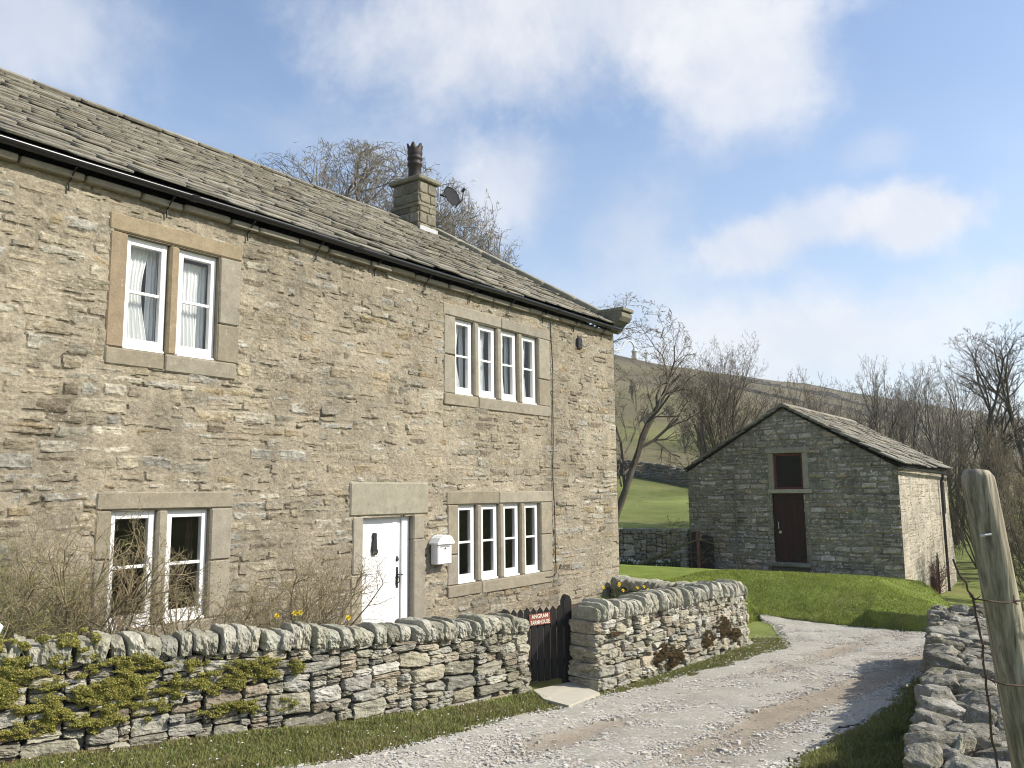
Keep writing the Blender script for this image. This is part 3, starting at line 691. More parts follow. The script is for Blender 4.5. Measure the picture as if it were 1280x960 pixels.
relief('wall', (X0, 0, 0), (0,1,0), (0,0,1), (1,0,0), np.arange(2.3, YE+.001, .0122), np.arange(-.5, 5.06, .0122), M['house_stone'], house, keep, 101, **kw)
relief('wall', (X0, 0, 0), (0,1,0), (0,0,1), (1,0,0), np.arange(YS, 2.301, .05), np.arange(-.5, 5.06, .05), M['house_stone'], house, lambda u, v: u > -99, 102)
# gable ends and the back
gk = lambda u, v: v < np.where(u < 4.75, 5.0+u*.612, 5.0+(9.5-u)*.612)
relief('gable_wall', (X0, YE, 0), (-1,0,0), (0,0,1), (0,1,0), np.arange(0, 9.51, .05), np.arange(-.6, 8.1, .05), M['house_stone'], house, gk, 103)
relief('gable_wall', (X0, YS, 0), (-1,0,0), (0,0,1), (0,-1,0), np.arange(0, 9.51, .1), np.arange(-.4, 8.1, .1), M['house_stone'], house, gk, 104)
relief('rear_wall', (XB, 0, 0), (0,1,0), (0,0,1), (-1,0,0), np.arange(YS, YE, .1), np.arange(-.6, 5.06, .1), M['house_stone'], house, lambda u, v: u > -99, 105)
# rooms behind the glass
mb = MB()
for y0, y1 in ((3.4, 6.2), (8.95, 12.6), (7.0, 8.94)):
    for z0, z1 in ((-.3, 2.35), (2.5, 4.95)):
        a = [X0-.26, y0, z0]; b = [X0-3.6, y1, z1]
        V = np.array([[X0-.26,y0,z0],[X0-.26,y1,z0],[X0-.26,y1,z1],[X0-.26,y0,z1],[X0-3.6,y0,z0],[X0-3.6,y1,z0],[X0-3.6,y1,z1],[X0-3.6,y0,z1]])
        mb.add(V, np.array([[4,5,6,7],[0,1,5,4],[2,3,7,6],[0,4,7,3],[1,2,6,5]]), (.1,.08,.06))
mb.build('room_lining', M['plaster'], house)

def rough_box(mb, a, b, c, seed, bev=.014, amp=.004):
    """dressed stone: a chamfered, slightly uneven block"""
    m2 = MB().box(a, b, c, bev); V = np.concatenate(m2.V); V = V+amp*np.stack([fbm(V[:,1]/.2+seed, V[:,2]/.2+i*5, V[:,0]/.2, octaves=2, seed=seed) for i in range(3)], -1)
    mb.add(V, [np.concatenate(f) for f in m2.F.values()], c)
def dcol(rg, k=1): return np.array([[.25,.221,.163],[.272,.244,.186],[.24,.21,.153],[.262,.237,.186]])[rg.integers(4)]*rg.uniform(.92, 1.08)*k
for wi, (lab, y0, y1, z0, z1, nl, sty) in enumerate(WIN):
    rg = np.random.default_rng(200+wi); ho = HOLES[wi]
    j0 = ho[0]; j1 = ho[1]; zt = ho[3]; zb = ho[2]
    sv = MB(); FACE = X0+.013; BK = X0-.22
    # jambs are the window's own mesh; lintel, sill, mullions, casements, panes, curtains are its children
    # the stone reveal lining is the window's own mesh; jambs, lintel, sill, mullions, casements, panes, curtains are its children
    ri = .004; V = []
    for x in (BK+.01, X0-.002):
        for a, b in ((0, 0), (1, 0), (1, 1), (0, 1)):
            for q in (0, ri): V.append([x, (y1-q if a else y0+q), (z1-q if b else z0+q)])
    F = []
    for k in range(4):
        n_ = (k+1) % 4; F += [[2*k+1, 2*n_+1, 8+2*n_+1, 8+2*k+1], [8+2*k, 8+2*n_, 2*n_, 2*k], [8+2*k+1, 8+2*n_+1, 8+2*n_, 8+2*k], [2*k, 2*n_, 2*n_+1, 2*k+1]]
    sv.add(np.array(V), np.array(F), dcol(rg)*.95); win = sv.build('window', M['dressed'], house); win['label'] = lab
    def stone(nm, a, b, c, sd_, bev=.014):
        q = MB(); rough_box(q, a, b, c, sd_, bev); return q.build(nm, M['dressed'], win)
    for a, b in ((j0, y0-.001), (y1+.001, j1)):
        if wi == 0 and a == j0: stone('jamb', (BK, a, z0), (FACE+.004, b, z1), np.array((.25,.195,.13)), wi*7+1)
        else:
            zc = z0+(z1-z0)*rg.uniform(.35, .65); stone('jamb', (BK, a, z0), (FACE, b, zc-.003), dcol(rg), wi*7+1); stone('jamb', (BK, a+.004, zc+.003), (FACE+.004, b, z1), dcol(rg), wi*7+2)
    if nl == 4:
        ym = (j0+j1)/2+rg.uniform(-.2, .2); stone('lintel', (BK, j0-.02, z1+.004), (FACE+.006, ym-.004, zt), dcol(rg), wi+31); stone('lintel', (BK, ym+.004, z1+.004), (FACE+.002, j1+.02, zt-.01), dcol(rg), wi+32)
    else: stone('lintel', (BK, j0-(.0 if wi else .02), z1+.004), (FACE+.006, j1+.01, zt), np.array((.265,.215,.14)) if wi == 0 else dcol(rg), wi+33)
    ym = y0+(y1-y0)*(.42 if nl == 2 else .25); stone('sill', (BK, j0, zb), (FACE+.012, ym-.004, z0-.003), dcol(rg), wi+41); stone('sill', (BK, ym+.004, zb-.01), (FACE+.012, j1-.03, z0-.003), dcol(rg), wi+42)
    mw = .115 if nl == 2 else .125; lw = (y1-y0-(nl-1)*mw)/nl
    for i in range(nl):
        a = y0+i*(lw+mw); b = a+lw; XF = X0-.055
        if i < nl-1:
            mu = MB(); rough_box(mu, (X0-.2, b+.002, z0), (X0+.004, b+mw-.002, z1), dcol(rg, 1.) if wi else np.array((.27,.215,.14)), wi+51+i, .022); mu.build('mullion', M['dressed'], win)
        fr = MB(); w_ = .072 if nl == 2 else .092; br = .125; tr = .085; xf, xb = XF, XF-.06; g = .006
        fr.box((xb, a+g, z0+g), (xf, a+w_, z1-g), None, .004); fr.box((xb, b-w_, z0+g), (xf, b-g, z1-g), None, .004)
        fr.box((xb, a+w_, z0+g), (xf-.003, b-w_, z0+br), None, .004); fr.box((xb, a+w_, z1-tr), (xf-.003, b-w_, z1-g), None, .004)
        zm = z0+(z1-z0)*.515; fr.box((xb+.02, a+w_, zm-.016), (xf-.008, b-w_, zm+.016), None, .003)
        fr.box((xf-.001, a+g+.01, z0-.002), (xf+.035, b-g-.01, z0+.028), None, .006)
        fr.build('casement', M['white'], win)
        pn = MB(); pn.add(np.array([[xb+.03, a+w_-.004, z0+br-.004],[xb+.03, b-w_+.004, z0+br-.004],[xb+.03, b-w_+.004, z1-tr+.004],[xb+.03, a+w_-.004, z1-tr+.004]]), np.array([[0,1,2,3]])); pn.build('pane', M['glass'], win)
        # curtains
        cu = MB(); rr = np.random.default_rng(900+wi*10+i); n = 44
        def cloth(ya, yb, za, zb_, xo, gather=0., bottom=None, fd=.018, fw=.045):
            yy = np.linspace(0, 1, n); zz = np.linspace(0, 1, 14); ph = rr.uniform(0, 6)
            Y, Z = np.meshgrid(yy, zz, indexing='ij'); y_ = ya+(yb-ya)*Y
            if gather: y_ = ya+(y_-ya)*(1-gather*np.sin(np.clip((1-Z)*1.15, 0, 1)*math.pi)**1.2)
            x_ = xo+fd*np.sin(Y*(yb-ya)/fw*6.28+ph+.5*np.sin(Z*3+ph))*(.5+.5*(1-Z))+.01*fbm(Y*6, Z*3+ph, seed=wi)
            V = np.stack([x_, y_, za+(zb_-za)*Z], -1).reshape(-1, 3); cu.add(V, grid_faces(n, 14), (.7,.7,.7))
        if sty == 'net':
            if nl == 2:
                if i == 0: cloth(a+.02, a+lw*.74, z0+.02, z1-.02, XF-.14, .22); cloth(b-.15, b-.02, z0+.02, z1, XF-.16, 0, fd=.01)
                else: cloth(a+.02, b-.13, z0+.02, z1-.1, XF-.14, .06); cloth(b-.16, b-.03, z0+.02, z1-.1, XF-.15, 0, fd=.012)
            else:
                cloth(a+.02, a+lw*(.70, .80, .66, .78)[i], z0+.02, z1-.02, XF-.14, (.25, .1, .2, .15)[i]); 
                if i in (0, 2): cloth(b-.12, b-.02, z0+.02, z1-.02, XF-.16, 0, fd=.01)
        else:
            if i == nl-1: cloth(b-.14, b-.02, z0+.02, z1-.02, XF-.2, .1)
            if i == 0: cloth(a+.02, a+.12, z0+.02, z1-.02, XF-.2, .1)
        if cu.V: cu.build('curtain', M['curtain' if sty == 'net' else 'darkcurtain'], win)

# the door
rg = np.random.default_rng(77)
q = MB(); rough_box(q, (X0-.2, 7.36, 1.606), (X0+.030, 8.86, 2.05), np.array((.285,.263,.20)), 5, .02); dsur = q.build('door_lintel', M['dressed'], house)
for nm, a, b, c, k_ in (('jamb', (X0-.2, 7.40, -.45), (X0+.020, 7.60, .86), dcol(rg, 1.12), 1), ('jamb', (X0-.2, 7.42, .866), (X0+.024, 7.60, 1.60), dcol(rg, 1.15), 2), ('jamb', (X0-.2, 8.555, -.45), (X0+.022, 8.79, 1.26), dcol(rg), 3), ('jamb', (X0-.2, 8.555, 1.266), (X0+.020, 8.77, 1.60), dcol(rg, 1.05), 4), ('doorstep', (X0-.3, 7.62, -.5), (X0+.25, 8.53, -.23), np.array((.37,.34,.27)), 6)):
    q = MB(); rough_box(q, a, b, c, k_); q.build(nm, M['dressed'], dsur)
dr = MB(); xd = X0-.10
dr.box((xd-.05, 7.605, -.225), (xd, 8.40, 1.56), None, .004)
door = dr.build('door', M['white'], house); door['label'] = 'plain white front door with black ironwork'
df = MB(); df.box((xd-.07, 8.405, -.225), (xd+.03, 8.55, 1.598), None, .006); df.box((xd-.07, 7.602, 1.563), (xd+.025, 8.403, 1.6), None, .004); df.build('door_frame', M['white'], door)
kn = MB(); yk = 7.90; pf = [(-.03,-.14),(.035,-.14),(.06,-.10),(.038,-.05),(.034,.05),(.03,.09),(.034,.13),(.02,.15),(-.02,.15),(-.03,.12),(-.022,.08),(-.034,.02),(-.045,-.06)]
kn.prism(pf, .001, .03, ((xd, yk, 1.23), (0,1,0), (0,0,1), (1,0,0))); kn.build('knocker', M['iron'], door)
ha = MB(); ha.box((xd+.001, 8.325, .62), (xd+.010, 8.365, .90), None, .004); ha.tube([(xd+.01, 8.345, .80), (xd+.05, 8.345, .80), (xd+.055, 8.37, .80), (xd+.052, 8.40, .795)], .011, 8)
ha.tube([(xd+.01, 8.345, .68), (xd+.045, 8.345, .70), (xd+.045, 8.345, .76), (xd+.01, 8.345, .785)], .008, 8); ha.build('handle', M['iron'], door)
ke = MB(); ke.tube([(xd+.001, 8.345, 1.0), (xd+.014, 8.345, 1.0)], [.028, .024], 14); ke.tube([(xd+.002, 8.345, 1.03), (xd+.010, 8.345, 1.035)], .02, 12); ke.build('lock', M['iron'], door)

# roof: courses of stone slates diminishing towards the ridge
SLATES = rock_templates(12, 6, 4, (10, 20), (1, 3), .02, .88, .02)
PAL_SLATE = np.array([[.20,.184,.147],[.222,.207,.168],[.182,.17,.137],[.204,.182,.138],[.245,.23,.19],[.17,.16,.13]])
def slate_roof(parent, ya, yb, xe, ze, xr, zr, seed, exp0=.235, exp1=.115, wid=(.25,.55), thick=(.024,.038), rear=True, along='y', overh=.0):
    rg = np.random.default_rng(seed); rk = Rocks(SLATES)
    for side in ((0, 1) if rear else (0,)):
        e = np.array([xe if side == 0 else 2*xr-xe, 0, ze]); r = np.array([xr, 0, zr]); L = np.linalg.norm(r-e); d = (r-e)/L; nrm = np.array([-d[2], 0, d[0]]); nrm *= np.sign(nrm[2])
        s = 0.; rows = []
        while s < L-.02: ex = exp0+(exp1-exp0)*(s/L)**.8; rows.append((s, ex)); s += ex*rg.uniform(.97, 1.03)
        for (s, ex) in rows:
            y = ya-rg.uniform(0, .2)
            while y < yb-.03:
                w = rg.uniform(*wid)*(.75+.5*ex/exp0); 
                if y+w > yb: w = yb-y
                y0_ = max(y, ya); ww = y+w-y0_
                if ww > .05:
                    ln = min(ex*2.1, L-s+.06)+.02; th = rg.uniform(*thick); tilt = th*1.5/ln+rg.normal(0, .006); dd = d-nrm*tilt; dd /= np.linalg.norm(dd); nn = nrm+d*tilt
                    c = e+d*(s+ln/2-.02+rg.normal(0, .008))+nrm*(th*1.35+rg.normal(0, .0035)); c[1] = y0_+ww/2
                    sag = -.03*math.sin((y0_-ya)/(yb-ya)*math.pi)+.012*math.sin(y0_*1.7)
                    rk.add(c+[0,0,sag], np.array([0, ww*.99, 0])+dd*rg.normal(0, .006), dd*ln, nn*th*1.1, PAL_SLATE[rg.integers(len(PAL_SLATE))]*rg.uniform(.8, 1.2), rg)
                y += w
    dk = MB(); zz = -.03
    for side in ((0, 1) if rear else (0,)):
        xx = xe if side == 0 else 2*xr-xe; s_ = 1 if side == 0 else -1
        V = np.array([[xx-.02*s_, ya+.03, ze+zz], [xx-.02*s_, yb-.03, ze+zz], [xr, yb-.03, zr+zz-.01], [xr, ya+.03, zr+zz-.01]]); dk.add(V, np.array([[0,1,2,3]]), (.05,.045,.04))
    return rk.build('roof', M['slate'], parent, True, (np.concatenate(dk.V), np.array([[4*i, 4*i+1, 4*i+2, 4*i+3] for i in range(len(dk.V))]), np.concatenate(dk.C)))
roof = slate_roof(house, YS, 14.17, X0+.16, 5.14, RX, RZ-.03, 61)
def ridge_stones(roof, ya, yb, xr, zr, seed, w=.22, th=.05, L=(.5,.75)):
    rg = np.random.default_rng(seed); rk = Rocks(SLATES); y = ya
    while y < yb-.1:
        l = min(rg.uniform(*L), yb-y); c = PAL_SLATE[rg.integers(6)]*rg.uniform(.95, 1.2)
        for s in (1, -1):
            d = np.array([s*.86, 0, -.51]); n = np.array([s*.51, 0, .86]); rk.add(np.array([xr, y+l/2, zr])+d*w*.45+n*rg.uniform(0, .012), np.array([0, l*.985, 0]), d*w, n*th, c, rg)
        y += l
    return rk.build('ridge', M['slate'], roof)
ridge_stones(roof, YS, 13.24, RX, RZ+.06, 62)
# coped verge at the gable, ending in a kneeler
cp = MB(); rk = Rocks(SLATES); d = np.array([RX-(X0+.02), 0, RZ-5.25]); Ls = np.linalg.norm(d); d /= Ls; n = np.array([-d[2], 0, d[0]]); n *= np.sign(n[2]); s = .05; rg = np.random.default_rng(63)
while s < Ls:
    l = min(rg.uniform(.7, 1.1), Ls-s); c = np.array([X0+.02, 14.33, 5.25])+d*(s+l/2)+n*.05; rk.add(c, np.array([0,.36,0]), d*l*.99, n*.17, (.24,.225,.175), rg)
    c2 = np.array([RX-(X0+.02)+RX, 14.33, 5.25]); c2 = np.array([2*RX-c[0], c[1], c[2]]); d2 = np.array([-d[0], 0, d[2]]); n2 = np.array([-n[0], 0, n[2]]); rk.add(c2, np.array([0,.36,0]), d2*l*.99, n2*.17, (.24,.225,.175), rg); s += l
rk.build('verge_coping', M['slate'], roof)
kn = MB(); prof = [(-.45,-.02),(.02,-.30),(.10,-.28),(.16,-.20),(.24,-.12),(.30,-.10),(.36,-.02),(.36,.06),(.30,.10),(-.05,.13),(-.45,.20)]
kn.prism(prof, -.22, .20, ((X0-.0, 14.33, 5.34), (1,0,0), (0,0,1), (0,1,0)), (.17,.16,.125))
kn.box((X0-.3, 14.10, 5.425), (X0+.40, 14.55, 5.50), (.20,.19,.145), .012); kn.build('kneeler', M['slate'], roof)
# eaves course, gutter and brackets
rk = Rocks(SLATES); y = YS
while y < 14.2:
    l = min(rg.uniform(.35, .8), 14.3-y); rk.add((X0+.01, y+l/2, 4.995+rg.normal(0, .006)), np.array([0, l*.98, 0]), np.array([.14+rg.uniform(-.015, .03), 0, 0]), np.array([0,0,.07]), dcol(rg), rg); y += l
rk.build('eaves_course', M['dressed'], house)
def gutter(parent, ya, yb, x, z, r, drop=.0, name='gutter'):
    mb = MB(); n = 9; a = np.linspace(math.pi, 2*math.pi, n); ys = np.linspace(ya, yb, 24); V = []; 
    for y in ys:
        zz = z-drop*(y-ya)/(yb-ya)+.006*math.sin(y*1.3)
        for k in (r, r-.008):
            for t in a: V.append([x+k*math.cos(t), y, zz+k*math.sin(t)])
    F = []; m = 2*n
    for i in range(len(ys)-1):
        for k in range(n-1): F += [[i*m+k, i*m+k+1, (i+1)*m+k+1, (i+1)*m+k], [i*m+n+k+1, i*m+n+k, (i+1)*m+n+k, (i+1)*m+n+k+1]]
        F += [[i*m, (i+1)*m, (i+1)*m+n, i*m+n], [i*m+n-1, i*m+2*n-1, (i+1)*m+2*n-1, (i+1)*m+n-1]]
    for e in (0, len(ys)-1): F += [[e*m+k, e*m+k+1, e*m+n+k+1, e*m+n+k] for k in range(n-1)]
    mb.add(V, np.array(F)); 
    e = len(ys)-1; mb.add(np.array([[x+r*math.cos(t), yb, z-drop+r*math.sin(t)] for t in a]), np.array([list(range(n))]))
    for y in np.arange(ya+1.1, yb, 2.4):
        V = []; aa = np.linspace(math.pi*1.0, 2*math.pi, 9)
        zz = z-drop*(y-ya)/(yb-ya)
        for yy in (y-.045, y+.045):
            for t in aa: V.append([x+(r+.009)*math.cos(t), yy, zz+(r+.009)*math.sin(t)])
        mb.add(V, np.array([[k, k+1, 9+k+1, 9+k] for k in range(8)]))
    return mb.build(name, M['black'], parent, True)
gt = gutter(house, YS, 14.42, X0+.165, 5.115, .054)
for y in np.arange(.6, 14.2, 1.02):
    b = MB(); b.tube([(X0+.03, y, 4.93), (X0+.10, y, 5.0), (X0+.165, y, 5.045)], .009, 6); b.tube([(X0+.025, y, 4.84), (X0+.03, y, 4.94)], .010, 6); b.build('bracket', M['iron'], gt)
# air brick, cable
v = MB(); v.box((X0+.02, 12.97, 4.55), (X0+.045, 13.12, 4.77), None, .01)
for i in range(4): v.box((X0+.045, 12.985, 4.585+i*.045), (X0+.052, 13.105, 4.605+i*.045), None, 0)
v.build('vent', M['iron'], house)
c = MB(); zz = np.linspace(4.9, .52, 40); c.tube([(X0+.028+.006*math.sin(z*5), 12.09+.02*math.sin(z*2.1), z) for z in zz]+[(X0+.03, 12.05, .47), (X0+.03, 11.95, .46), (X0+.03, 11.78, .47)], .0085, 6); c.build('cable', M['iron'], house)
# chimney
CX0, CX1, CY0, CY1 = -13.0, -12.2, 13.2, 13.76
ch = None
def cface(org, ud, nd, w, seed):
    return relief('chimney_face', org, ud, (0,0,1), nd, np.arange(0, w+.001, .02), np.arange(7.2, 8.94, .02), M['house_stone'], None, lambda u, v: u > -9, seed, course=(.18,.32), width=(.3,.6), pal=PAL_HOUSE*.72, mort=(.26,.23,.17), proj=.02)
cm = MB(); cm.box((CX0, CY0, 7.0), (CX1, CY1, 8.93), (.24,.21,.155), .02)
chim = cm.build('chimney', M['barn_stone'], roof)
rk = Rocks(TPL_SLAB); rg = np.random.default_rng(66); z = 7.2; k = 0
while z < 8.9:
    hh = min(rg.uniform(.17, .28), 8.93-z)
    for (o, t, nn, L) in (((CX0, CY0), (1,0,0), (0,-1,0), CX1-CX0), ((CX1, CY0), (0,1,0), (1,0,0), CY1-CY0), ((CX1, CY1), (-1,0,0), (0,1,0), CX1-CX0), ((CX0, CY1), (0,-1,0), (-1,0,0), CY1-CY0)):
        s = 0; cuts = [0, L*rg.uniform(.35, .65), L] 
        for a, b in zip(cuts[:-1], cuts[1:]):
            rk.add(np.array([o[0], o[1], z+hh/2])+np.array(t)*(a+b)/2-np.array(nn)*.05, np.array(t)*(b-a)*.99, np.array(nn)*.16, np.array([0,0,hh*.97]), np.array([[.20,.18,.13],[.17,.155,.115],[.22,.20,.15],[.15,.135,.10]])[rg.integers(4)]*rg.uniform(.85, 1.15), rg)
    z += hh
rk.build('stonework', M['cope_stone'], chim)
cc = MB(); rough_box(cc, (CX0-.09, CY0-.09, 8.93), (CX1+.09, CY1+.09, 9.03), (.21,.20,.145), 3, .02, .015); cc.build('cap', M['cope_stone'], chim); cc = MB(); rough_box(cc, (CX0+.1, CY0+.1, 9.035), (CX1-.1, CY1-.1, 9.10), (.19,.175,.13), 4, .03, .01); cc.build('flaunching', M['cope_stone'], chim); cc = MB()
rough_box(cc, (CX0-.05, CY0-.06, 8.32), (CX1+.04, CY1+.05, 8.39), (.18,.165,.12), 5, .015, .015); cc.build('drip_course', M['cope_stone'], chim)
fl = MB(); fl.box((CX1+.005, CY0-.02, 7.66), (CX1+.05, CY1+.02, 7.86), (.4,.4,.4), .006, M=Matrix.Identity(4)); fl.build('flashing', plain_mat('lead', (.42,.43,.44), .6, .3, .1, 6), chim)
pt = MB(); prof = [(.17,9.06),(.155,9.12),(.15,9.42),(.175,9.44),(.175,9.48),(.155,9.50),(.155,9.56),(.18,9.58),(.18,9.62),(.155,9.64),(.165,9.68),(.18,9.74),(.165,9.80),(.185,9.90),(.15,9.90),(.13,9.70)]
def crown(r, z, a):
    if z > 9.79: return r*(1+.06*math.cos(6*a)), z+(.055*math.cos(6*a) if z > 9.85 else 0)
    return r, z
pt.lathe((-12.6, 13.48, 0), prof, 36, None, crown); pt.build('chimney_pot', M['pot'], chim, True)

# satellite dish on its own mast behind the chimney
dish = thing('satellite_dish', 'dark grey satellite dish on a pale mast fixed beside the chimney', 'satellite dish', (-12.25, 14.0, 8.4))
m_ = MB(); m_.tube([(-12.28, 13.95, 8.38), (-12.28, 13.95, 9.08)], .022, 10); m_.tube([(-12.28, 13.72, 8.6), (-12.28, 13.95, 8.6)], .014, 8); m_.build('mast', M['zinc'], dish)
ax = np.array([.93, -.12, .28]); ax /= np.linalg.norm(ax); u = np.cross([0,0,1], ax); u /= np.linalg.norm(u); w = np.cross(ax, u); cen = np.array([-12.12, 14.24, 8.82])
V = []; F = []; nr, na = 7, 28
for side in (0, 1):
    for i in range(nr):
        for k in range(na):
            r = i/(nr-1)*(.255 if not side else .25); a = k/na*6.2832; V.append(cen+u*r*math.cos(a)*.93+w*r*math.sin(a)+ax*(r*r*.45-.02-(.012 if side == 0 else 0)))
    b = side*nr*na; F += [[b+i*na+k, b+i*na+(k+1) % na, b+(i+1)*na+(k+1) % na, b+(i+1)*na+k] for i in range(nr-1) for k in range(na)]
F += [[(nr-1)*na+k, (nr-1)*na+(k+1) % na, (2*nr-1)*na+(k+1) % na, (2*nr-1)*na+k] for k in range(na)]
MB().add(V, np.array(F)).build('reflector', M['dish'], dish, True)
a_ = MB(); a_.tube([cen-w*.33, cen-w*.28+ax*.28, cen-w*.1+ax*.38], .011, 8); a_.tube([cen-w*.1+ax*.34, cen-w*.06+ax*.44], [.03, .035], 10); a_.tube([cen-ax*.02, cen-ax*.10-u*.0, (-12.28, 13.95, 8.82)], .02, 8); a_.build('feed_arm', M['iron'], dish)

# swan-neck lamp on the gable corner
lamp = thing('outdoor_lamp', 'white swan-neck lamp sticking out from the top corner of the farmhouse gable', 'lamp', (X0-.12, YE, 4.7))
p = MB(); p.box((X0-.18, YE+.005, 4.40), (X0-.10, YE+.035, 4.80), None, .008); p.build('back_plate', M['lampglass'], lamp)
a = MB(); a.tube([(X0-.14, YE+.03, 4.74), (X0-.06, YE+.2, 4.73), (X0+.0, YE+.32, 4.78), (X0+.03, YE+.40, 4.90), (X0+.07, YE+.50, 4.97), (X0+.10, YE+.58, 4.95), (X0+.13, YE+.63, 4.86), (X0+.135, YE+.64, 4.80)], .019, 10); a.build('bracket_arm', M['lampglass'], lamp, True)
s = MB(); s.lathe((X0+.135, YE+.64, 4.46), [(.0,.36),(.03,.36),(.035,.33),(.065,.30),(.075,.28),(.065,.275),(.055,.25),(.055,.16),(.04,.12),(.0,.115)], 20); s.build('lamp_shade', M['lampglass'], lamp, True)

# letter box
box = thing('letter_box', 'white house-shaped letter box fixed to the wall between the door and a window', 'letter box', (X0+.02, 9.05, .88))
b = MB(); y0, y1 = 8.88, 9.21; b.box((X0+.02, y0+.015, .895), (X0+.165, y1-.015, 1.19), None, .012); b.build('box', M['white'], box)
ld = MB(); ym = (y0+y1)/2; pr = [(-.185,0),(.185,0),(.185,.02),(.13,.085),(.075,.12),(0,.13),(-.075,.12),(-.13,.085),(-.185,.02)]
ld.prism(pr, .0, .175, ((X0+.018, ym, 1.178), (0,1,0), (0,0,1), (1,0,0))); ld.build('lid', M['white'], box)
k = MB(); k.tube([(X0+.165, ym, 1.115), (X0+.172, ym, 1.115)], .014, 12); k.build('lock', M['iron'], box)
fl = MB(); fl.box((X0+.165, y0+.06, 1.135), (X0+.169, y1-.06, 1.152), None, .0); fl.build('flap', M['zinc'], box)
# red pot plant on the lower window sill
pp = thing('potted_flower', 'small red flowers in a pot behind the third pane of the lower four-light window', 'pot plant', (X0-.25, 10.86, .60))
q = MB(); q.lathe((X0-.22, 10.86, .60), [(0,0),(.05,0),(.065,.11),(.06,.11),(0,.09)], 14, (.6,.6,.58)); q.build('pot', M['lampglass'], pp, True)
q = MB(); rg = np.random.default_rng(4)
for i in range(40):
    c = np.array([X0-.22, 10.86, .82])+rg.normal(0, 1, 3)*[.03,.045,.05]; n_ = rg.normal(size=3); n_ /= np.linalg.norm(n_); u = np.cross(n_, [0,0,1.]); u /= np.linalg.norm(u); w_ = np.cross(n_, u); q.add(np.array([c+.022*(math.cos(a)*u+math.sin(a)*w_) for a in np.arange(6)*1.047]), np.array([[0,1,2,3],[0,3,4,5]]), (.55,.09,.05) if i < 24 else (.05,.12,.03))
q.tube([(X0-.22, 10.86, .69), (X0-.22, 10.865, .80)], .006, 6, (.06,.12,.03)); q.build('flowers', M['petal'], pp)

# ------------------------------------------------------------------ garden walls, gate
PW1 = [(-7.35,.5),(-7.0,1.6),(-6.60,2.75),(-6.24,3.79),(-5.78,5.0),(-5.50,6.1),(-5.38,7.05),(-5.36,7.58)]
w1 = thing('mossy_garden_wall', 'mossy dry stone wall with upright coping in front of the house, left of the gate', 'stone wall', (-5.9, 5, 0))
zt = lambda x, y: float(terrain(np.float64(x), np.float64(y)))
f1, L1 = pathfn(PW1)
dry_wall(w1, PW1, lambda s: .63, .44, 11, zt, w=(.10,.40), hr=(.04,.15), cope=(.175,.08,.165))
PW2 = [(-4.82,8.10),(-4.72,8.87),(-4.65,9.84),(-4.57,10.88),(-4.60,11.7),(-4.75,12.45)]
w2 = thing('garden_wall', 'curving grey dry stone wall with leaning coping stones, right of the black gate', 'stone wall', (-4.7, 10, -.3))
dry_wall(w2, PW2, lambda s: .755-.05*s/4.5, .38, 12, zt, w=(.08,.30), hr=(.03,.11), cope=(.20,.07,.15), pal=PAL_DRY*1.1+.01, palc=PAL_COPE*1.05+.01)
PW3 = [(-7.95,13.92),(-6.6,13.35),(-5.25,12.80)]
w3 = thing('low_garden_wall', 'low cross wall of dark coping stones running from the curving wall to the house corner', 'stone wall', (-6.5, 13.3, -.2))
dry_wall(w3, PW3, lambda s: .20+.08*s/3, .40, 13, lambda x, y: -.12, cope=(.21,.14,.24), w=(.12,.4), pal=PAL_DRY*.9, palc=PAL_COPE*.95)

# moss on the two garden walls
def moss(thing_, name, fpath, zone, n, colr, seed, outoff=.008, rr=.0052, lump=.055):
    """mats of tiny moss leaves on the face: zone = (s, z, ds, dz) ellipses"""
    rg = np.random.default_rng(seed); PP = []; Cc = []
    ss_ = np.linspace(0, 9, 400); fp = [fpath(q) for q in ss_]; px_, py_, nx_, ny_ = (np.array([f[0][0] for f in fp]), np.array([f[0][1] for f in fp]), np.array([f[2][0] for f in fp]), np.array([f[2][1] for f in fp]))
    for (s0, z0, ds, dz) in zone:
        m = int(n*ds*dz*230)
        a = rg.uniform(0, 6.28, m); r = np.sqrt(rg.random(m)); s = s0+ds*r*np.cos(a); z = z0+dz*r*np.sin(a)
        rag = fbm(s/.10, z/.05, octaves=4, seed=seed)+.32-(r**2)*.6; k = rag > 0; s, z, rag = s[k], z[k], rag[k]
        x, y, nx, ny = (np.interp(s, ss_, q) for q in (px_, py_, nx_, ny_))
        o = outoff+lump*np.minimum(rag, .8)*(.7+.6*vnoise(s/.06, z/.05, seed=seed))+rg.uniform(-.016, .006, len(s))+.05*(1-z/.7)
        PP.append(np.stack([x+nx*o, y+ny*o, terrain(x, y)+z], -1)); Cc.append(colr[rg.integers(len(colr), size=len(s))]*rg.uniform(.7, 1.35, (len(s), 1)))
    P = np.concatenate(PP); N = len(P); Cc = np.concatenate(Cc); d = rg.normal(size=(N, 3)); d /= np.linalg.norm(d, axis=1)[:,None]; e = np.cross(d, rg.normal(size=(N, 3))); e /= np.linalg.norm(e, axis=1)[:,None]
    r = rr*rg.uniform(.6, 1.4, (N, 1)); g = np.cross(d, e)
    V = np.stack([P+e*r, P+g*r*.7, P-e*r, P-g*r*.7+d*r*.6], 1).reshape(-1, 3); b = np.arange(N)[:,None]*4
    o = mesh(name, V, [b+np.array([[0,1,2,3]])], M['leaf'], thing_, np.repeat(Cc, 4, 0), False); o['kind'] = 'stuff'; return o
GM = np.array([[.36,.35,.08],[.30,.30,.07],[.42,.39,.12],[.22,.23,.06],[.32,.26,.09]]); RM = np.array([[.15,.09,.045],[.12,.085,.04],[.17,.12,.05],[.11,.11,.04],[.20,.13,.06]])
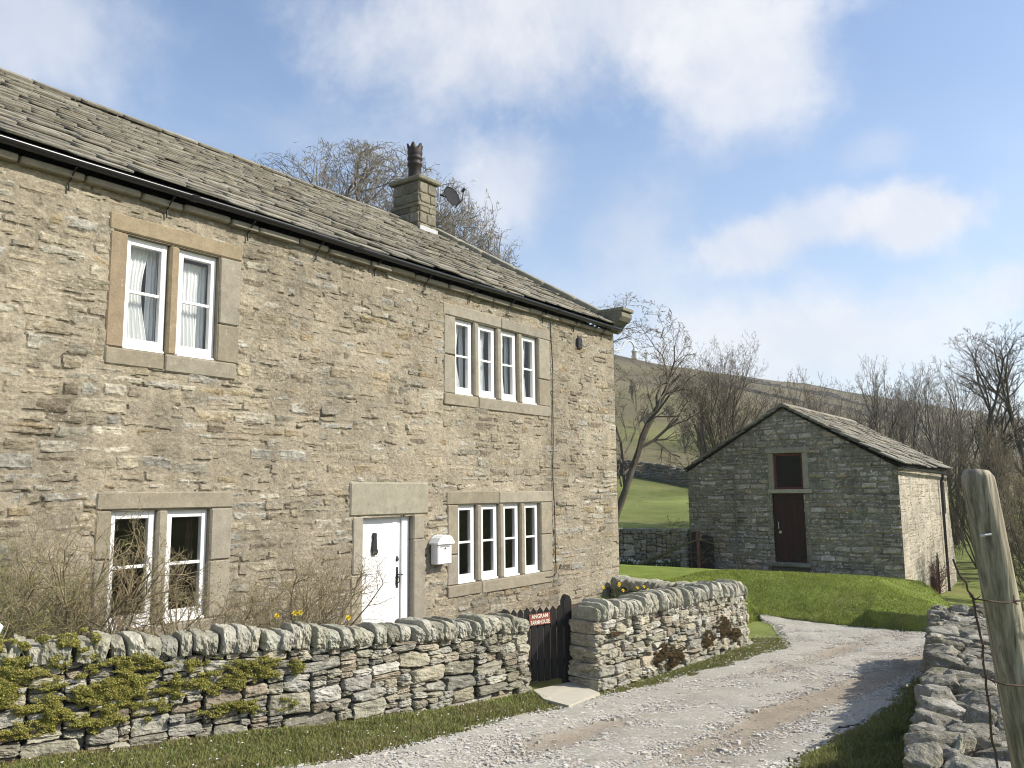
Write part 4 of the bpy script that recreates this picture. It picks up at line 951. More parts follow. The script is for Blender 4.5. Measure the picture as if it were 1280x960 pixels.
moss(w1, 'moss', f1, [(2.55,.50,.75,.36),(2.15,.55,.5,.35),(3.15,.40,.45,.30),(3.75,.46,.55,.15),(4.35,.50,.30,.10),(3.05,.24,.45,.10),(4.15,.20,.42,.07),(2.75,.80,.28,.12)], 1500, GM, 5)
f2, L2 = pathfn(PW2)
moss(w2, 'moss', f2, [(1.45,.22,.42,.16),(2.45,.24,.20,.12),(2.95,.32,.28,.16),(3.3,.2,.3,.1),(.3,.62,.2,.05)], 1400, RM, 6)

# the gate
GA = np.array([-5.62,7.60]); GB = np.array([-5.25,8.27]); g2 = (GB-GA)/np.linalg.norm(GB-GA); g3 = np.array([*g2, 0.]); gn = np.array([g2[1], -g2[0], 0.]); GLEN = np.linalg.norm(GB-GA)
gate = thing('picket_gate', 'black painted picket gate with pointed tops between the two garden walls', 'gate', (-5.43, 7.93, -.25))
GZ0 = -.20
def gfr(u): return (np.array([GA[0]+g2[0]*u, GA[1]+g2[1]*u, 0.]), g3, np.array([0,0,1.]), gn)
u = .0; i = 0; rg = np.random.default_rng(31)
while u < GLEN-.13:
    w = .068; top = .60+.012*i/8+rg.normal(0, .006); p = MB(); p.prism([(0,GZ0+rg.uniform(-.01, .01)),(w,GZ0+rg.uniform(-.01, .01)),(w,top-.045),(w/2,top),(0,top-.045)], 0, .02, gfr(u)); p.build('picket', M['blackwood'], gate); u += .0825; i += 1
for z in (-.05, .37):
    p = MB(); p.prism([(0,z),(GLEN-.10,z),(GLEN-.10,z+.075),(0,z+.075)], -.035, -.001, gfr(0)); p.build('rail', M['blackwood'], gate)
for (u, t) in ((GLEN-.10, .72), (-.10, .60)):
    p = MB(); p.prism([(0,-.3),(.095,-.3),(.095,t-.07),(.075,t-.02),(.048,t),(.02,t-.02),(0,t-.07)], -.07, .03, gfr(u)); p.build('gate_post', M['blackwood'], gate)
la = MB(); o = gfr(GLEN-.2)[0]+gn*.03; la.tube([o+[0,0,.30], o+g3*.12+[0,0,.30]], .008, 8); la.tube([o+g3*.03+[0,0,.30], o+g3*.03+gn*.03+[0,0,.30]], .007, 6); la.build('latch', M['iron'], gate)
def text_mesh(txt, size, frame, mat, name, parent, depth=.002, sx=1., bold=.0):
    cu = bpy.data.curves.new('lettering', 'FONT'); cu.body = txt; cu.size = size; cu.align_x = 'CENTER'; cu.align_y = 'CENTER'; cu.extrude = depth; cu.offset = bold
    ob = bpy.data.objects.new('lettering', cu); col.objects.link(ob); dg = bpy.context.evaluated_depsgraph_get(); dg.update(); me = ob.evaluated_get(dg).to_mesh()
    V = np.array([v.co[:] for v in me.vertices]); F = {}
    for p in me.polygons: F.setdefault(len(p.vertices), []).append(list(p.vertices))
    ob.evaluated_get(dg).to_mesh_clear(); bpy.data.objects.remove(ob); bpy.data.curves.remove(cu)
    o, u, v, w = [np.array(q, float) for q in frame]; P = o+V[:,:1]*sx*u+V[:,1:2]*v+V[:,2:3]*w
    return mesh(name, P, [np.array(f) for f in F.values()], mat, parent, None, False)
sc = np.array([GA[0]+g2[0]*.35, GA[1]+g2[1]*.35, .475])+gn*.024
sign = thing('gate_sign', 'small red farmhouse name sign with pale lettering, screwed to the black gate', 'sign', tuple(sc-np.array([0,0,.07])))
tl = .05; su = g3*math.cos(tl)+np.array([0,0,1])*math.sin(tl); sv_ = np.cross(gn, su); sv_ = sv_ if sv_[2] > 0 else -sv_
p = MB(); p.prism([(-.132,-.062),(.132,-.062),(.132,.062),(-.132,.062)], 0, .008, (sc, su, sv_, gn)); p.build('board', M['signred'], sign)
text_mesh('ANGRAM', .062, (sc+sv_*.031+gn*.0105, su, sv_, gn), M['signwhite'], 'lettering', sign, .001, .80, .0012)
text_mesh('FARMHOUSE', .060, (sc-sv_*.034+gn*.0105, su, sv_, gn), M['signwhite'], 'lettering', sign, .001, .70, .0012)
for a, b in ((-.122,.052),(.122,.052),(-.122,-.052),(.122,-.052)): c = sc+su*a+sv_*b; p = MB(); p.tube([c+gn*.008, c+gn*.0105], .005, 8); p.build('screw', M['zinc'], sign)
fs = thing('flagstone', 'pale flat flagstone on the ground in front of the black gate', 'paving stone', (-4.9, 7.6, -.25))
p = MB(); pl = [(-5.27,7.52),(-4.90,7.18),(-4.50,7.02),(-4.60,7.45),(-4.70,7.95),(-4.98,8.12),(-5.24,8.24)]
V = [[a, b, zt(a, b)+z] for z in (-.06, .035) for a, b in pl]; k = len(pl); p.add(np.array(V), [np.array([[i, (i+1) % k, k+(i+1) % k, k+i] for i in range(k)]), np.array([list(range(k, 2*k))])], (.4,.38,.3)); p.build('slab', M['slab'], fs)

# ------------------------------------------------------------------ the barn
YB = 25.; bx0, bx1, rbx = -11.3, -5.0, -8.12; bE, bR = 2.50, 4.36
barn = thing('stone_barn', 'gabled stone barn with a dark maroon door under a square window, beyond the grass mound', 'barn', (-8.15, 29, -1))
bh = [(-8.66,-7.46,1.78,3.12), (-8.60,-7.60,-.75,1.82)]
def bk(u, v):
    k = v < np.where(u < rbx, bE+(u-bx0)/(rbx-bx0)*(bR-bE), bE+(bx1-u)/(bx1-rbx)*(bR-bE))-.02
    for a, b, c, d in bh: k &= ~((u > a+.03) & (u < b-.03) & (v > c+.03) & (v < d-.03))
    return k
bkw = dict(course=(.09,.20), width=(.14,.5), proj=.045, rough=.02, pal=PAL_BARN*np.array([2.3,2.08,2.2]), mort=(.225,.212,.17), mlevel=-.002, joint=.02, white=.12)
relief('gable_wall', (0, YB, 0), (1,0,0), (0,0,1), (0,-1,0), np.arange(bx0, bx1+.001, .022), np.arange(-1.9, 4.4, .022), M['barn_stone'], barn, bk, 301, **bkw)
relief('side_wall', (bx1, 0, 0), (0,1,0), (0,0,1), (1,0,0), np.arange(YB, 33.6, .03), np.arange(-2.8, 2.5, .03), M['house_stone'], barn, lambda u, v: ((u < 32.95-.28*np.clip(.6-v, 0, 9)*0+.30*np.clip(.9-v, 0, 1.6)) & ~((np.abs(u-29.95) < .24) & (v > -1.75) & (v < -.15+.0*u-np.abs(u-29.95)*1.2))), 302, course=(.08,.16), width=(.14,.5), pal=PAL_SUNLIT, mort=(.40,.355,.28), proj=.016, quoin=YB)
relief('rear_wall', (0, 33., 0), (1,0,0), (0,0,1), (0,1,0), np.arange(bx0, bx1, .12), np.arange(-2.8, 4.4, .12), M['barn_stone'], barn, lambda u, v: v < np.where(u < rbx, bE+(u-bx0)/(rbx-bx0)*(bR-bE), bE+(bx1-u)/(bx1-rbx)*(bR-bE))-.02, 303, **bkw)
relief('side_wall', (bx0, 0, 0), (0,1,0), (0,0,1), (-1,0,0), np.arange(YB, 33., .08), np.arange(-2., 2.5, .08), M['barn_stone'], barn, lambda u, v: u > -9, 304, **bkw)
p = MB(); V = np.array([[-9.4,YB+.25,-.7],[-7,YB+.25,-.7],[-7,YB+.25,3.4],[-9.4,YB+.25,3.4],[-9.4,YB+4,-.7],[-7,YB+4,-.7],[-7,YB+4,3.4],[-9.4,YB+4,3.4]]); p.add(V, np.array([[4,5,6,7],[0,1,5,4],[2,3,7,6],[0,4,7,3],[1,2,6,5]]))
p.build('dark_interior', M['unlit_dark'], barn)
p = MB(); p.box((bx1-.35, 29.6, -2.2), (bx1-.3, 30.3, .1), None, 0); p.build('dark_interior', M['unlit_dark'], barn)
broof = slate_roof(barn, YB-.12, 33.1, bx1+.16, bE+.02, rbx, bR+.03, 71, .36, .2, (.3,.65), (.03,.055))
ridge_stones(broof, YB-.12, 33.1, rbx, bR+.12, 72, .24, .06)
rg = np.random.default_rng(73); gs = MB(); gc = lambda: np.array([.30,.28,.22])*rg.uniform(.85, 1.15)
bw = MB(); Yf = YB-.03; Yk = YB+.24
rough_box(bw, (-8.72,Yk,2.975), (-7.40,Yf-.004,3.13), gc(), 3); bwin = bw.build('window', M['dressed'], barn)
for a, b, k_ in (((-8.66,Yk,1.90), (-8.50,Yf,2.97), 1), ((-7.62,Yk,1.90), (-7.46,Yf-.005,2.97), 2)): p = MB(); rough_box(p, a, b, gc()*(1.2 if k_ == 2 else 1), k_); p.build('jamb', M['dressed'], bwin)
p = MB(); rough_box(p, (-8.68,Yk,1.775), (-7.38,Yf-.05,1.895), gc()*1.15, 4); p.build('sill', M['dressed'], bwin)
p = MB(); yf = YB+.06
for a in (((-8.495,yf,1.90),(-8.43,yf+.06,2.965)), ((-7.69,yf,1.90),(-7.625,yf+.06,2.965)), ((-8.43,yf+.002,1.90),(-7.69,yf+.06,1.965)), ((-8.43,yf+.002,2.90),(-7.69,yf+.06,2.965))): p.box(*a, None, .004)
p.build('frame', M['redframe'], bwin)
p = MB(); p.add(np.array([[-8.435,yf+.03,1.96],[-7.685,yf+.03,1.96],[-7.685,yf+.03,2.905],[-8.435,yf+.03,2.905]]), np.array([[0,1,2,3]])); p.build('pane', M['blackpane'], bwin)
p = MB()
for i in range(5): a = -8.58+i*.187; p.box((a+.003, YB+.08, -.255), (a+.184, YB+.115, 1.77), None, .004)
bdoor = p.build('door', M['maroon'], barn)
p = MB(); p.tube([(-8.44,YB+.05,.92), (-8.44,YB+.05,.72)], .014, 8); p.tube([(-8.44,YB+.085,.90), (-8.44,YB+.05,.90)], .014, 8); p.tube([(-8.44,YB+.085,.74), (-8.44,YB+.05,.74)], .014, 8); p.tube([(-8.40,YB+.06,.62), (-8.40,YB+.075,.62)], .045, 12); p.build('handle', M['zinc'], bdoor)
for z in (-.05, 1.5): p = MB(); p.box((-8.1, YB+.066, z), (-7.66, YB+.078, z+.05), None, .004); p.build('hinge', M['iron'], bdoor)
p = MB(); z = -.26
for s in (-1, 1):
    zz = -.75
    while zz < 1.74:
        hh = min(rg.uniform(.25, .5), 1.765-zz); w_ = rg.uniform(.08, .16); x = -8.60 if s < 0 else -7.60
        p = MB(); rough_box(p, (x-(w_ if s < 0 else -.01), YB+.22, zz), (x+(w_ if s > 0 else -.01) , YB-.025-rg.uniform(0, .02), zz+hh-.01), gc()*rg.uniform(.6, 1.), int(zz*10)+60, .02, .012); zz += hh; p.build('jamb', M['barn_stone'], bdoor)
p = MB(); rough_box(p, (-8.72,YB+.2,-.37), (-7.48,YB-.35,-.262), (.22,.21,.17), 9, .02, .01); p.build('doorstep', M['barn_stone'], barn); p = MB(); rough_box(p, (-8.62,YB+.2,-.9), (-7.56,YB-.26,-.376), (.10,.10,.08), 10, .02, .02); p.build('doorstep', M['barn_stone'], barn)
p = MB(); p.tube([(-9.72,YB-.05,z) for z in np.linspace(-.6, 2.35, 8)], .022, 8); p.build('conduit', plain_mat('grey_conduit', (.17,.165,.14), .7, .2, .2, 8), barn)
bg = gutter(barn, YB-.05, 33.1, bx1+.17, bE-.04, .055, .12)
p = MB(); p.tube([(bx1+.17, 31.2, 2.38), (bx1+.14, 31.2, 2.2), (bx1+.09, 31.2, 2.1)]+[(bx1+.09, 31.2, z) for z in np.linspace(1.9, -2.0, 8)], .045, 10); p.build('downpipe', M['black'], barn, True)
p = MB(); p.box((bx1+.015, 31.75, 1.0), (bx1+.03, 32.15, 2.1), None, .004); p.build('slit_shutter', M['blackwood'], barn)

# leafless climber with reddish stems against the sunny barn wall, next to the slit
# dark plank gate propped by the barn
bgate = thing('plank_gate', 'dark plank gate with a red-brown post at the left foot of the barn', 'gate', (-10.85, 24.85, -.7))
for i in range(4):
    p = MB(); a = -10.80+i*.095; p.prism([(a,-.95),(a+.088,-.95),(a+.088,.50+.01*(i % 2)-.02*i),(a,.52-.02*i)], 0, .03, ((0, 24.82, 0), (1,0,0), (0,0,1), (0,-1,0))); p.build('plank', M['blackwood'], bgate)
p = MB(); p.prism([(-10.98,-.95),(-10.88,-.95),(-10.89,.60),(-10.98,.62)], -.05, .06, ((0, 24.82, 0), (1,0,0), (0,0,1), (0,-1,0))); p.build('red_post', wood_mat('red_post', (.17,.075,.055), (.24,.12,.09)), bgate)
p = MB(); p.prism([(-11.16,-.95),(-11.0,-.95),(-11.0,.60),(-11.16,.58)], -.05, .04, ((0, 24.82, 0), (1,0,0), (0,0,1), (0,-1,0))); p.build('gate_post', M['blackwood'], bgate)
for z in (-.35, .2):
    p = MB(); p.box((-10.86, 24.822, z), (-10.43, 24.86, z+.08), None, .004); p.build('rail', M['blackwood'], bgate)

# walls behind
wf = thing('field_boundary_wall', 'rough dry stone wall joining the left foot of the barn, white flowers below it', 'stone wall', (-13, 24.7, -.6))
dry_wall(wf, [(-19,23.6),(-15,24.3),(-11.35,24.85)], lambda s: 1.32, .5, 21, lambda x, y: -.66, copes=False, w=(.13,.45), hr=(.07,.2), pal=PAL_DRY*1.0, tpl=rock_templates(12, 4, 33, (4, 9), (2, 5), .07, .75, .03), depth=.25)
def far_wall(name, label, pts, h, th, seed, sz=.5):
    rg = np.random.default_rng(seed); f, L = pathfn(pts); rk = Rocks(rock_templates(6, 2, seed, (3, 7), (1, 3), .1, .8, 0.)); s = 0
    while s < L:
        p, t, n = f(s); g = zt(*p); z = -.2; w = sz*rg.uniform(.7, 1.3)
        while z < h*rg.uniform(.9, 1.1): hh = sz*.45*rg.uniform(.7, 1.3); rk.add((p[0], p[1], g+z+hh/2), np.array([*t, 0])*w*1.15, np.array([*n, 0])*th*rg.uniform(.9, 1.1), np.array([0,0,hh*1.1]), PAL_DRY[rg.integers(9)]*rg.uniform(.38, .50), rg); z += hh
        s += w*.8
    o = rk.build(name, M['barn_stone']); tag(o, label, 'stone wall'); return o
far_wall('hillside_wall', 'dark field wall crossing the green slope between the house corner and the barn roof', [(-45,70),(-38,64.5),(-34.7,62.9),(-30.5,61.6),(-27.3,60.8),(-22,60),(-12,60)], 1.15, .6, 41)
far_wall('hillside_wall', 'thin dark field wall line high on the brown hillside above the barn ridge', [(-105,255),(-82,269),(-73,286),(-62,298),(-48,318)], 1.0, .8, 42, 1.)
far_wall('hillside_wall', 'farther field wall line along the moor below the skyline', [(-112,300),(-92,322),(-78,334),(-58,350)], 1.0, .9, 43, 1.2)

# near wall on the right
PW4 = [(-2.06,11.9),(-1.98,11.0),(-1.68,9.3),(-1.30,7.0),(-.94,4.8),(-.80,3.75)]
w4 = thing('lane_wall', 'tumbled pale limestone dry stone wall along the right side of the lane', 'stone wall', (-1.4, 8, -.2))
hb4 = lambda s: .56-.20*s/8.2
body = dry_wall(w4, PW4, hb4, .50, 15, zt, copes=False, batter=.08, pal=PAL_LIME, mat='limestone', w=(.14,.42), hr=(.07,.19), depth=.24)
f4, L4 = pathfn(PW4); rg = np.random.default_rng(16); s = 0; BIG = rock_templates(16, 14, 44, (5, 14), (5, 10), .10, .62, .085)
rk = Rocks(BIG)
while s < L4-.05:
    l = rg.uniform(.10, .22); o = -.02
    while o > -.50:
        d = rg.uniform(.11, .28); p, t, n = f4(s+l/2); t3 = np.array([*t, 0.]); n3 = np.array([*n, 0.]); tl = rg.normal(0, .24); tw = rg.normal(0, .2)
        uu = np.array([0,0,1.])+t3*tl+n3*rg.normal(0, .13); uu /= np.linalg.norm(uu); aa = t3*math.cos(tw)+n3*math.sin(tw); aa -= uu*(aa @ uu); aa /= np.linalg.norm(aa); bb = np.cross(uu, aa)
        hh = rg.uniform(.05, .17); rk.add(np.array([*p, zt(*p)+hb4(s)+hh*.42])+n3*(o-d/2+.03), aa*l*1.08, bb*d*1.08, uu*hh, PAL_LIME[rg.integers(5)]*rg.uniform(.85, 1.25), rg); o -= d
    s += l*.92
# bigger lumps nearest the post, and a thin slab leaning on the face
for (x, y, z, lx_, ly_, lz, c) in ((-.60,3.95,.70,.34,.36,.16,1.1),(-.42,4.35,.66,.30,.42,.15,1.2),(-.72,4.5,.62,.36,.34,.14,.9),(-.50,4.95,.66,.40,.40,.15,1.05),(-.45,3.72,.62,.30,.30,.2,.8),(-.86,3.72,.42,.3,.3,.22,.7),(-.98,4.05,.38,.34,.3,.2,.8),(-1.05,4.0,.30,.30,.34,.22,.9),(-1.18,4.5,.26,.28,.3,.2,.8),(-1.0,3.6,.38,.3,.3,.2,.8)):
    a = rg.uniform(-.4, .4); rk.add((x, y, z), np.array([math.cos(a), math.sin(a), rg.normal(0, .2)])*lx_*.75, np.array([-math.sin(a), math.cos(a), rg.normal(0, .2)])*ly_*.75, np.array([rg.normal(0, .05), rg.normal(0, .05), 1])*lz, PAL_LIME[rg.integers(5)]*c, rg)
rk.add((-.70, 3.98, .72), np.array([.16,.03,.30]), np.array([-.02,.16,.02]), np.array([.045,0,-.025]), (.34,.33,.25), rg)
rk.build('top_stones', M['limestone'], w4, False)
def moss_pts(name, P, N3, r, colr, seed, parent):
    rg = np.random.default_rng(seed); N = len(P); d = rg.normal(size=(N, 3)); d /= np.linalg.norm(d, axis=1)[:,None]; e = np.cross(d, rg.normal(size=(N, 3))); e /= np.linalg.norm(e, axis=1)[:,None]; g = np.cross(d, e); r = r*rg.uniform(.6, 1.4, (N, 1))
    V = np.stack([P+e*r, P+g*r*.7, P-e*r, P-g*r*.7], 1).reshape(-1, 3); b = np.arange(N)[:,None]*4; C = np.repeat(colr[rg.integers(len(colr), size=N)]*rg.uniform(.7, 1.3, (N, 1)), 4, 0)
    o = mesh(name, V, [b+np.array([[0,1,2,3]])], M['leaf'], parent, C, False); o['kind'] = 'stuff'; return o
P = []
for (x, y, z, a, n) in ((-.52,5.3,.70,.16,900),(-.45,4.5,.755,.10,500),(-.9,6.2,.58,.14,500)):
    q = rg.normal(0, 1, (n, 3))*[a, a, .012]; P.append(q+[x, y, z])
moss_pts('moss', np.concatenate(P), None, .009, GM*1.1, 8, w4)

# fence post and wire
post = thing('fence_post', 'weathered round wooden post leaning beside the near end of the lane wall', 'post', (-.22, 2.9, .35))
P0 = np.array([-.205,2.95,.25]); P1 = np.array([-.335,2.74,1.945]); nz, na = 110, 90; ax_ = (P1-P0)/np.linalg.norm(P1-P0); u_ = np.cross([0,1,0], ax_); u_ /= np.linalg.norm(u_); v_ = np.cross(ax_, u_); V = []; tt = np.linspace(0, 1, nz)
A, T_ = np.meshgrid(np.linspace(0, 2*math.pi, na, endpoint=False), tt, indexing='ij'); A = A.T; T_ = T_.T
rad = (.057-.0125*T_)*(1+.05*np.cos(A*2+.6+T_*2)+.05*fbm(np.cos(A)*1.4+5, np.sin(A)*1.4+T_*3, octaves=3, seed=1)+.03*fbm(np.cos(A)*7, np.sin(A)*7+T_*1.5, octaves=3, seed=2))
cr = np.abs((A-1.15-.25*np.sin(T_*4)+.06*fbm(T_*12, T_*3, seed=4)+math.pi) % (2*math.pi)-math.pi); rad -= .011*np.exp(-(cr/.05)**2)*(.4+.6*sstep(.5, 1, T_)); cr = np.abs((A+.7-.1*np.sin(T_*6)+math.pi) % (2*math.pi)-math.pi); rad -= .006*np.exp(-(cr/.04)**2)*sstep(.75, .3, T_)
rad *= 1-.25*sstep(.988, 1., T_)*(.6+.4*vnoise(A*3, T_*0, seed=3))
V = P0+(P1-P0)*T_[...,None]+u_*(rad*np.cos(A))[...,None]+v_*(rad*np.sin(A))[...,None]; V = V+ax_*(.012*np.cos(A*1.+2)*sstep(.97, 1, T_))[...,None]
F = np.array([[i*na+k, i*na+(k+1) % na, (i+1)*na+(k+1) % na, (i+1)*na+k] for i in range(nz-1) for k in range(na)]); Vf = np.r_[V.reshape(-1, 3), [P1+ax_*.004]]; T3 = np.array([[(nz-1)*na+k, (nz-1)*na+(k+1) % na, nz*na] for k in range(na)])
mesh('shaft', Vf, [F, T3], M['postwood'], post, None, True)
p = MB(); c = np.array([-.318,2.672,1.765]); p.tube([c+[-.012,-.01,0], c+[.0,-.018,.002], c+[.014,-.008,.004]], .0035, 6); p.build('staple', M['zinc'], post)
def ring(t, r): 
    c = P0+(P1-P0)*t; return [c+u_*r*math.cos(a)+v_*r*math.sin(a) for a in np.linspace(0, 2*math.pi, 22)]
wire = thing('barbed_wire', 'rusty barbed wire stapled round the leaning fence post', 'wire', (-.2, 2.75, .6))
def strand(name, pts, r=.0024, barbs=6, rgs=1):
    rg = np.random.default_rng(rgs); pts = np.array(pts, float); s = np.r_[0, np.cumsum(np.linalg.norm(np.diff(pts, axis=0), axis=1))]; q = np.linspace(0, s[-1], int(s[-1]/.03)+3); P = np.stack([np.interp(q, s, pts[:,i]) for i in range(3)], -1); P += rg.normal(0, .0015, P.shape)
    m = MB(); m.tube(P, r, 6)
    for b in np.arange(.06, s[-1], .11)[:barbs]:
        c = np.array([np.interp(b, s, pts[:,i]) for i in range(3)])
        for k in range(4): d = rg.normal(size=3); d /= np.linalg.norm(d); m.tube([c-d*.004, c+d*.018], [.0022, .0008], 5)
    m.build(name, M['rust'], wire)
strand('strand', [(-.375,2.70,1.598),(-.36,2.65,1.592),(-.325,2.655,1.588),(-.285,2.69,1.582),(-.255,2.73,1.585),(0,2.95,1.60),(.9,3.7,1.62),(2.2,4.8,1.6)], .0026, 30, 1)
strand('strand', [(-.365,2.72,1.375),(-.345,2.68,1.372),(-.30,2.685,1.362),(-.255,2.74,1.355),(0,2.96,1.35),(.9,3.7,1.36),(2.2,4.8,1.35)], .0026, 30, 2)
strand('strand', [(-.40,2.62,1.70),(-.385,2.635,1.66),(-.37,2.655,1.61),(-.362,2.665,1.598)], .003, 0, 3)
strand('loose_strand', [(-.362,2.66,1.60),(-.358,2.67,1.54),(-.352,2.68,1.47),(-.352,2.69,1.40),(-.350,2.70,1.32),(-.352,2.73,1.2),(-.345,2.75,1.10),(-.36,2.78,.95)], .0034, 8, 4)
p2 = thing('fence_post', 'upright round wooden post farther along the wire, to the right of the leaning post', 'post', (2.2, 4.85, zt(2.2, 4.85)-.1))
q = MB(); n_ = np.linspace(0, 1, 30); q.tube([(2.2+.02*t, 4.85+.01*t, zt(2.2, 4.85)-.1+1.45*t) for t in n_], [.055-.008*t+.003*math.sin(17*t) for t in n_], 20); q.build('shaft', M['postwood'], p2, True)

bd = thing('boulder', 'pinkish boulder under the mint-green sack', 'boulder', (-6.42, 2.55, .03)); rk = Rocks(BIG); rk.add((-6.49, 2.50, .13), np.array([.42,0,0]), np.array([0,.40,.0]), np.array([0,0,.36]), (.33,.22,.18), np.random.default_rng(2)); rk.build('rock', M['dry_stone'], bd)
# mint plastic sack at the left edge of the picture
sk = thing('plastic_sack', 'pale mint-green plastic sack with a blue mark standing against the mossy wall', 'sack', (-6.47, 2.50, .30))
m_ = MB(); m_.lathe((-6.51,2.48,.30), [(0,.01),(.14,.01),(.165,.05),(.18,.20),(.188,.40),(.175,.52),(.13,.58),(.16,.64),(.178,.71),(.165,.72),(.10,.64),(0,.60)], 28, None, lambda r, z, a: (r*(1+.05*math.sin(3*a+z*5)+.03*math.sin(7*a)+(.16*math.sin(5*a+1)+.10*math.sin(11*a) if z > .6 else 0)), z+.012*math.sin(5*a)+(.035*math.sin(3*a+2)+.02*math.sin(9*a) if z > .62 else 0))); m_.build('body', M['plastic'], sk, True)
m_ = MB(); V = []
for i in range(9):
    for z in (.48, .57): a = -.6+i*.16; r = .188*(1+.05*math.sin(3*a+z*5)+.03*math.sin(7*a))+.004; V.append([-6.51+r*math.cos(a), 2.48+r*math.sin(a), z])
m_.add(np.array(V), np.array([[2*i, 2*i+2, 2*i+3, 2*i+1] for i in range(8)])); m_.build('blue_mark', M['bluemark'], sk, True)

# ------------------------------------------------------------------ bare trees and shrubs
def prisms(S, n, cjit=None):
    """S: (N,8) p0,p1,r0,r1 -> separate tapered tubes"""
    S = np.asarray(S, float); p0, p1, r0, r1 = S[:,:3], S[:,3:6], S[:,6], S[:,7]; d = p1-p0; l = np.linalg.norm(d, axis=1)[:,None]+1e-9; d = d/l; p1 = p1+d*np.minimum(l*.06, r1[:,None]*.6)
    a = np.where(np.abs(d[:,2:3]) < .9, [[0,0,1.]], [[1.,0,0]]); u = np.cross(a, d); u /= np.linalg.norm(u, axis=1)[:,None]; v = np.cross(d, u); th = np.arange(n)*2*math.pi/n
    ring = u[:,None]*np.cos(th)[None,:,None]+v[:,None]*np.sin(th)[None,:,None]
    V = np.concatenate([p0[:,None]+ring*r0[:,None,None], p1[:,None]+ring*r1[:,None,None]], 1); k = np.arange(n); F = np.stack([k, (k+1) % n, n+(k+1) % n, n+k], -1)
    F = (F[None]+(np.arange(len(S))*2*n)[:,None,None]).reshape(-1, 4); return V.reshape(-1, 3), F
def nrm(v): l = math.sqrt(v[0]*v[0]+v[1]*v[1]+v[2]*v[2])+1e-9; return (v[0]/l, v[1]/l, v[2]/l)
def grow(S, rn, p, d, L, r, lev, P):
    """recursive bare branch; S collects (segment, level)"""
    st = P['step'][lev]; n = max(2, int(L/st+.5)); r1 = r*P['taper'][lev]; q = p; up = P['up'][lev]; wa = P['wander'][lev]; kids = P['kids'][lev]; a0 = P['start'][lev]
    pend = []
    for i in range(n):
        d = nrm((d[0]+rn.gauss(0, wa), d[1]+rn.gauss(0, wa), d[2]+rn.gauss(0, wa)+up)); ra = r+(r1-r)*i/n; rb = r+(r1-r)*(i+1)/n
        e = (q[0]+d[0]*L/n, q[1]+d[1]*L/n, q[2]+d[2]*L/n); S.append((*q, *e, ra, rb, lev)); q = e; t = (i+1)/n
        if lev < P['levels'] and t >= a0:
            k = kids/(n*(1-a0)+.5); m = int(k)+(rn.random() < k-int(k))
            for _ in range(m): pend.append((q, d, rb, t))
    if lev < P['levels']:
        for (q_, d_, rb, t) in pend+[(q, d, r1, 1.)]*P['fork'][lev]:
            ang = math.radians(rn.uniform(*P['ang'][lev])); az = rn.uniform(0, 6.283); a = (0,0,1) if abs(d_[2]) < .9 else (1,0,0)
            u = nrm((a[1]*d_[2]-a[2]*d_[1], a[2]*d_[0]-a[0]*d_[2], a[0]*d_[1]-a[1]*d_[0])); v = (d_[1]*u[2]-d_[2]*u[1], d_[2]*u[0]-d_[0]*u[2], d_[0]*u[1]-d_[1]*u[0]); c, s_ = math.cos(ang), math.sin(ang); ca, sa = math.cos(az), math.sin(az)
            nd = tuple(d_[j]*c+(u[j]*ca+v[j]*sa)*s_ for j in range(3)); sh = 1-P.get('shade', .35)*t
            grow(S, rn, q_, nd, L*rn.uniform(*P['len'][lev])*sh, max(min(rb*rn.uniform(.5, .75), rb), P['rmin']), lev+1, P)
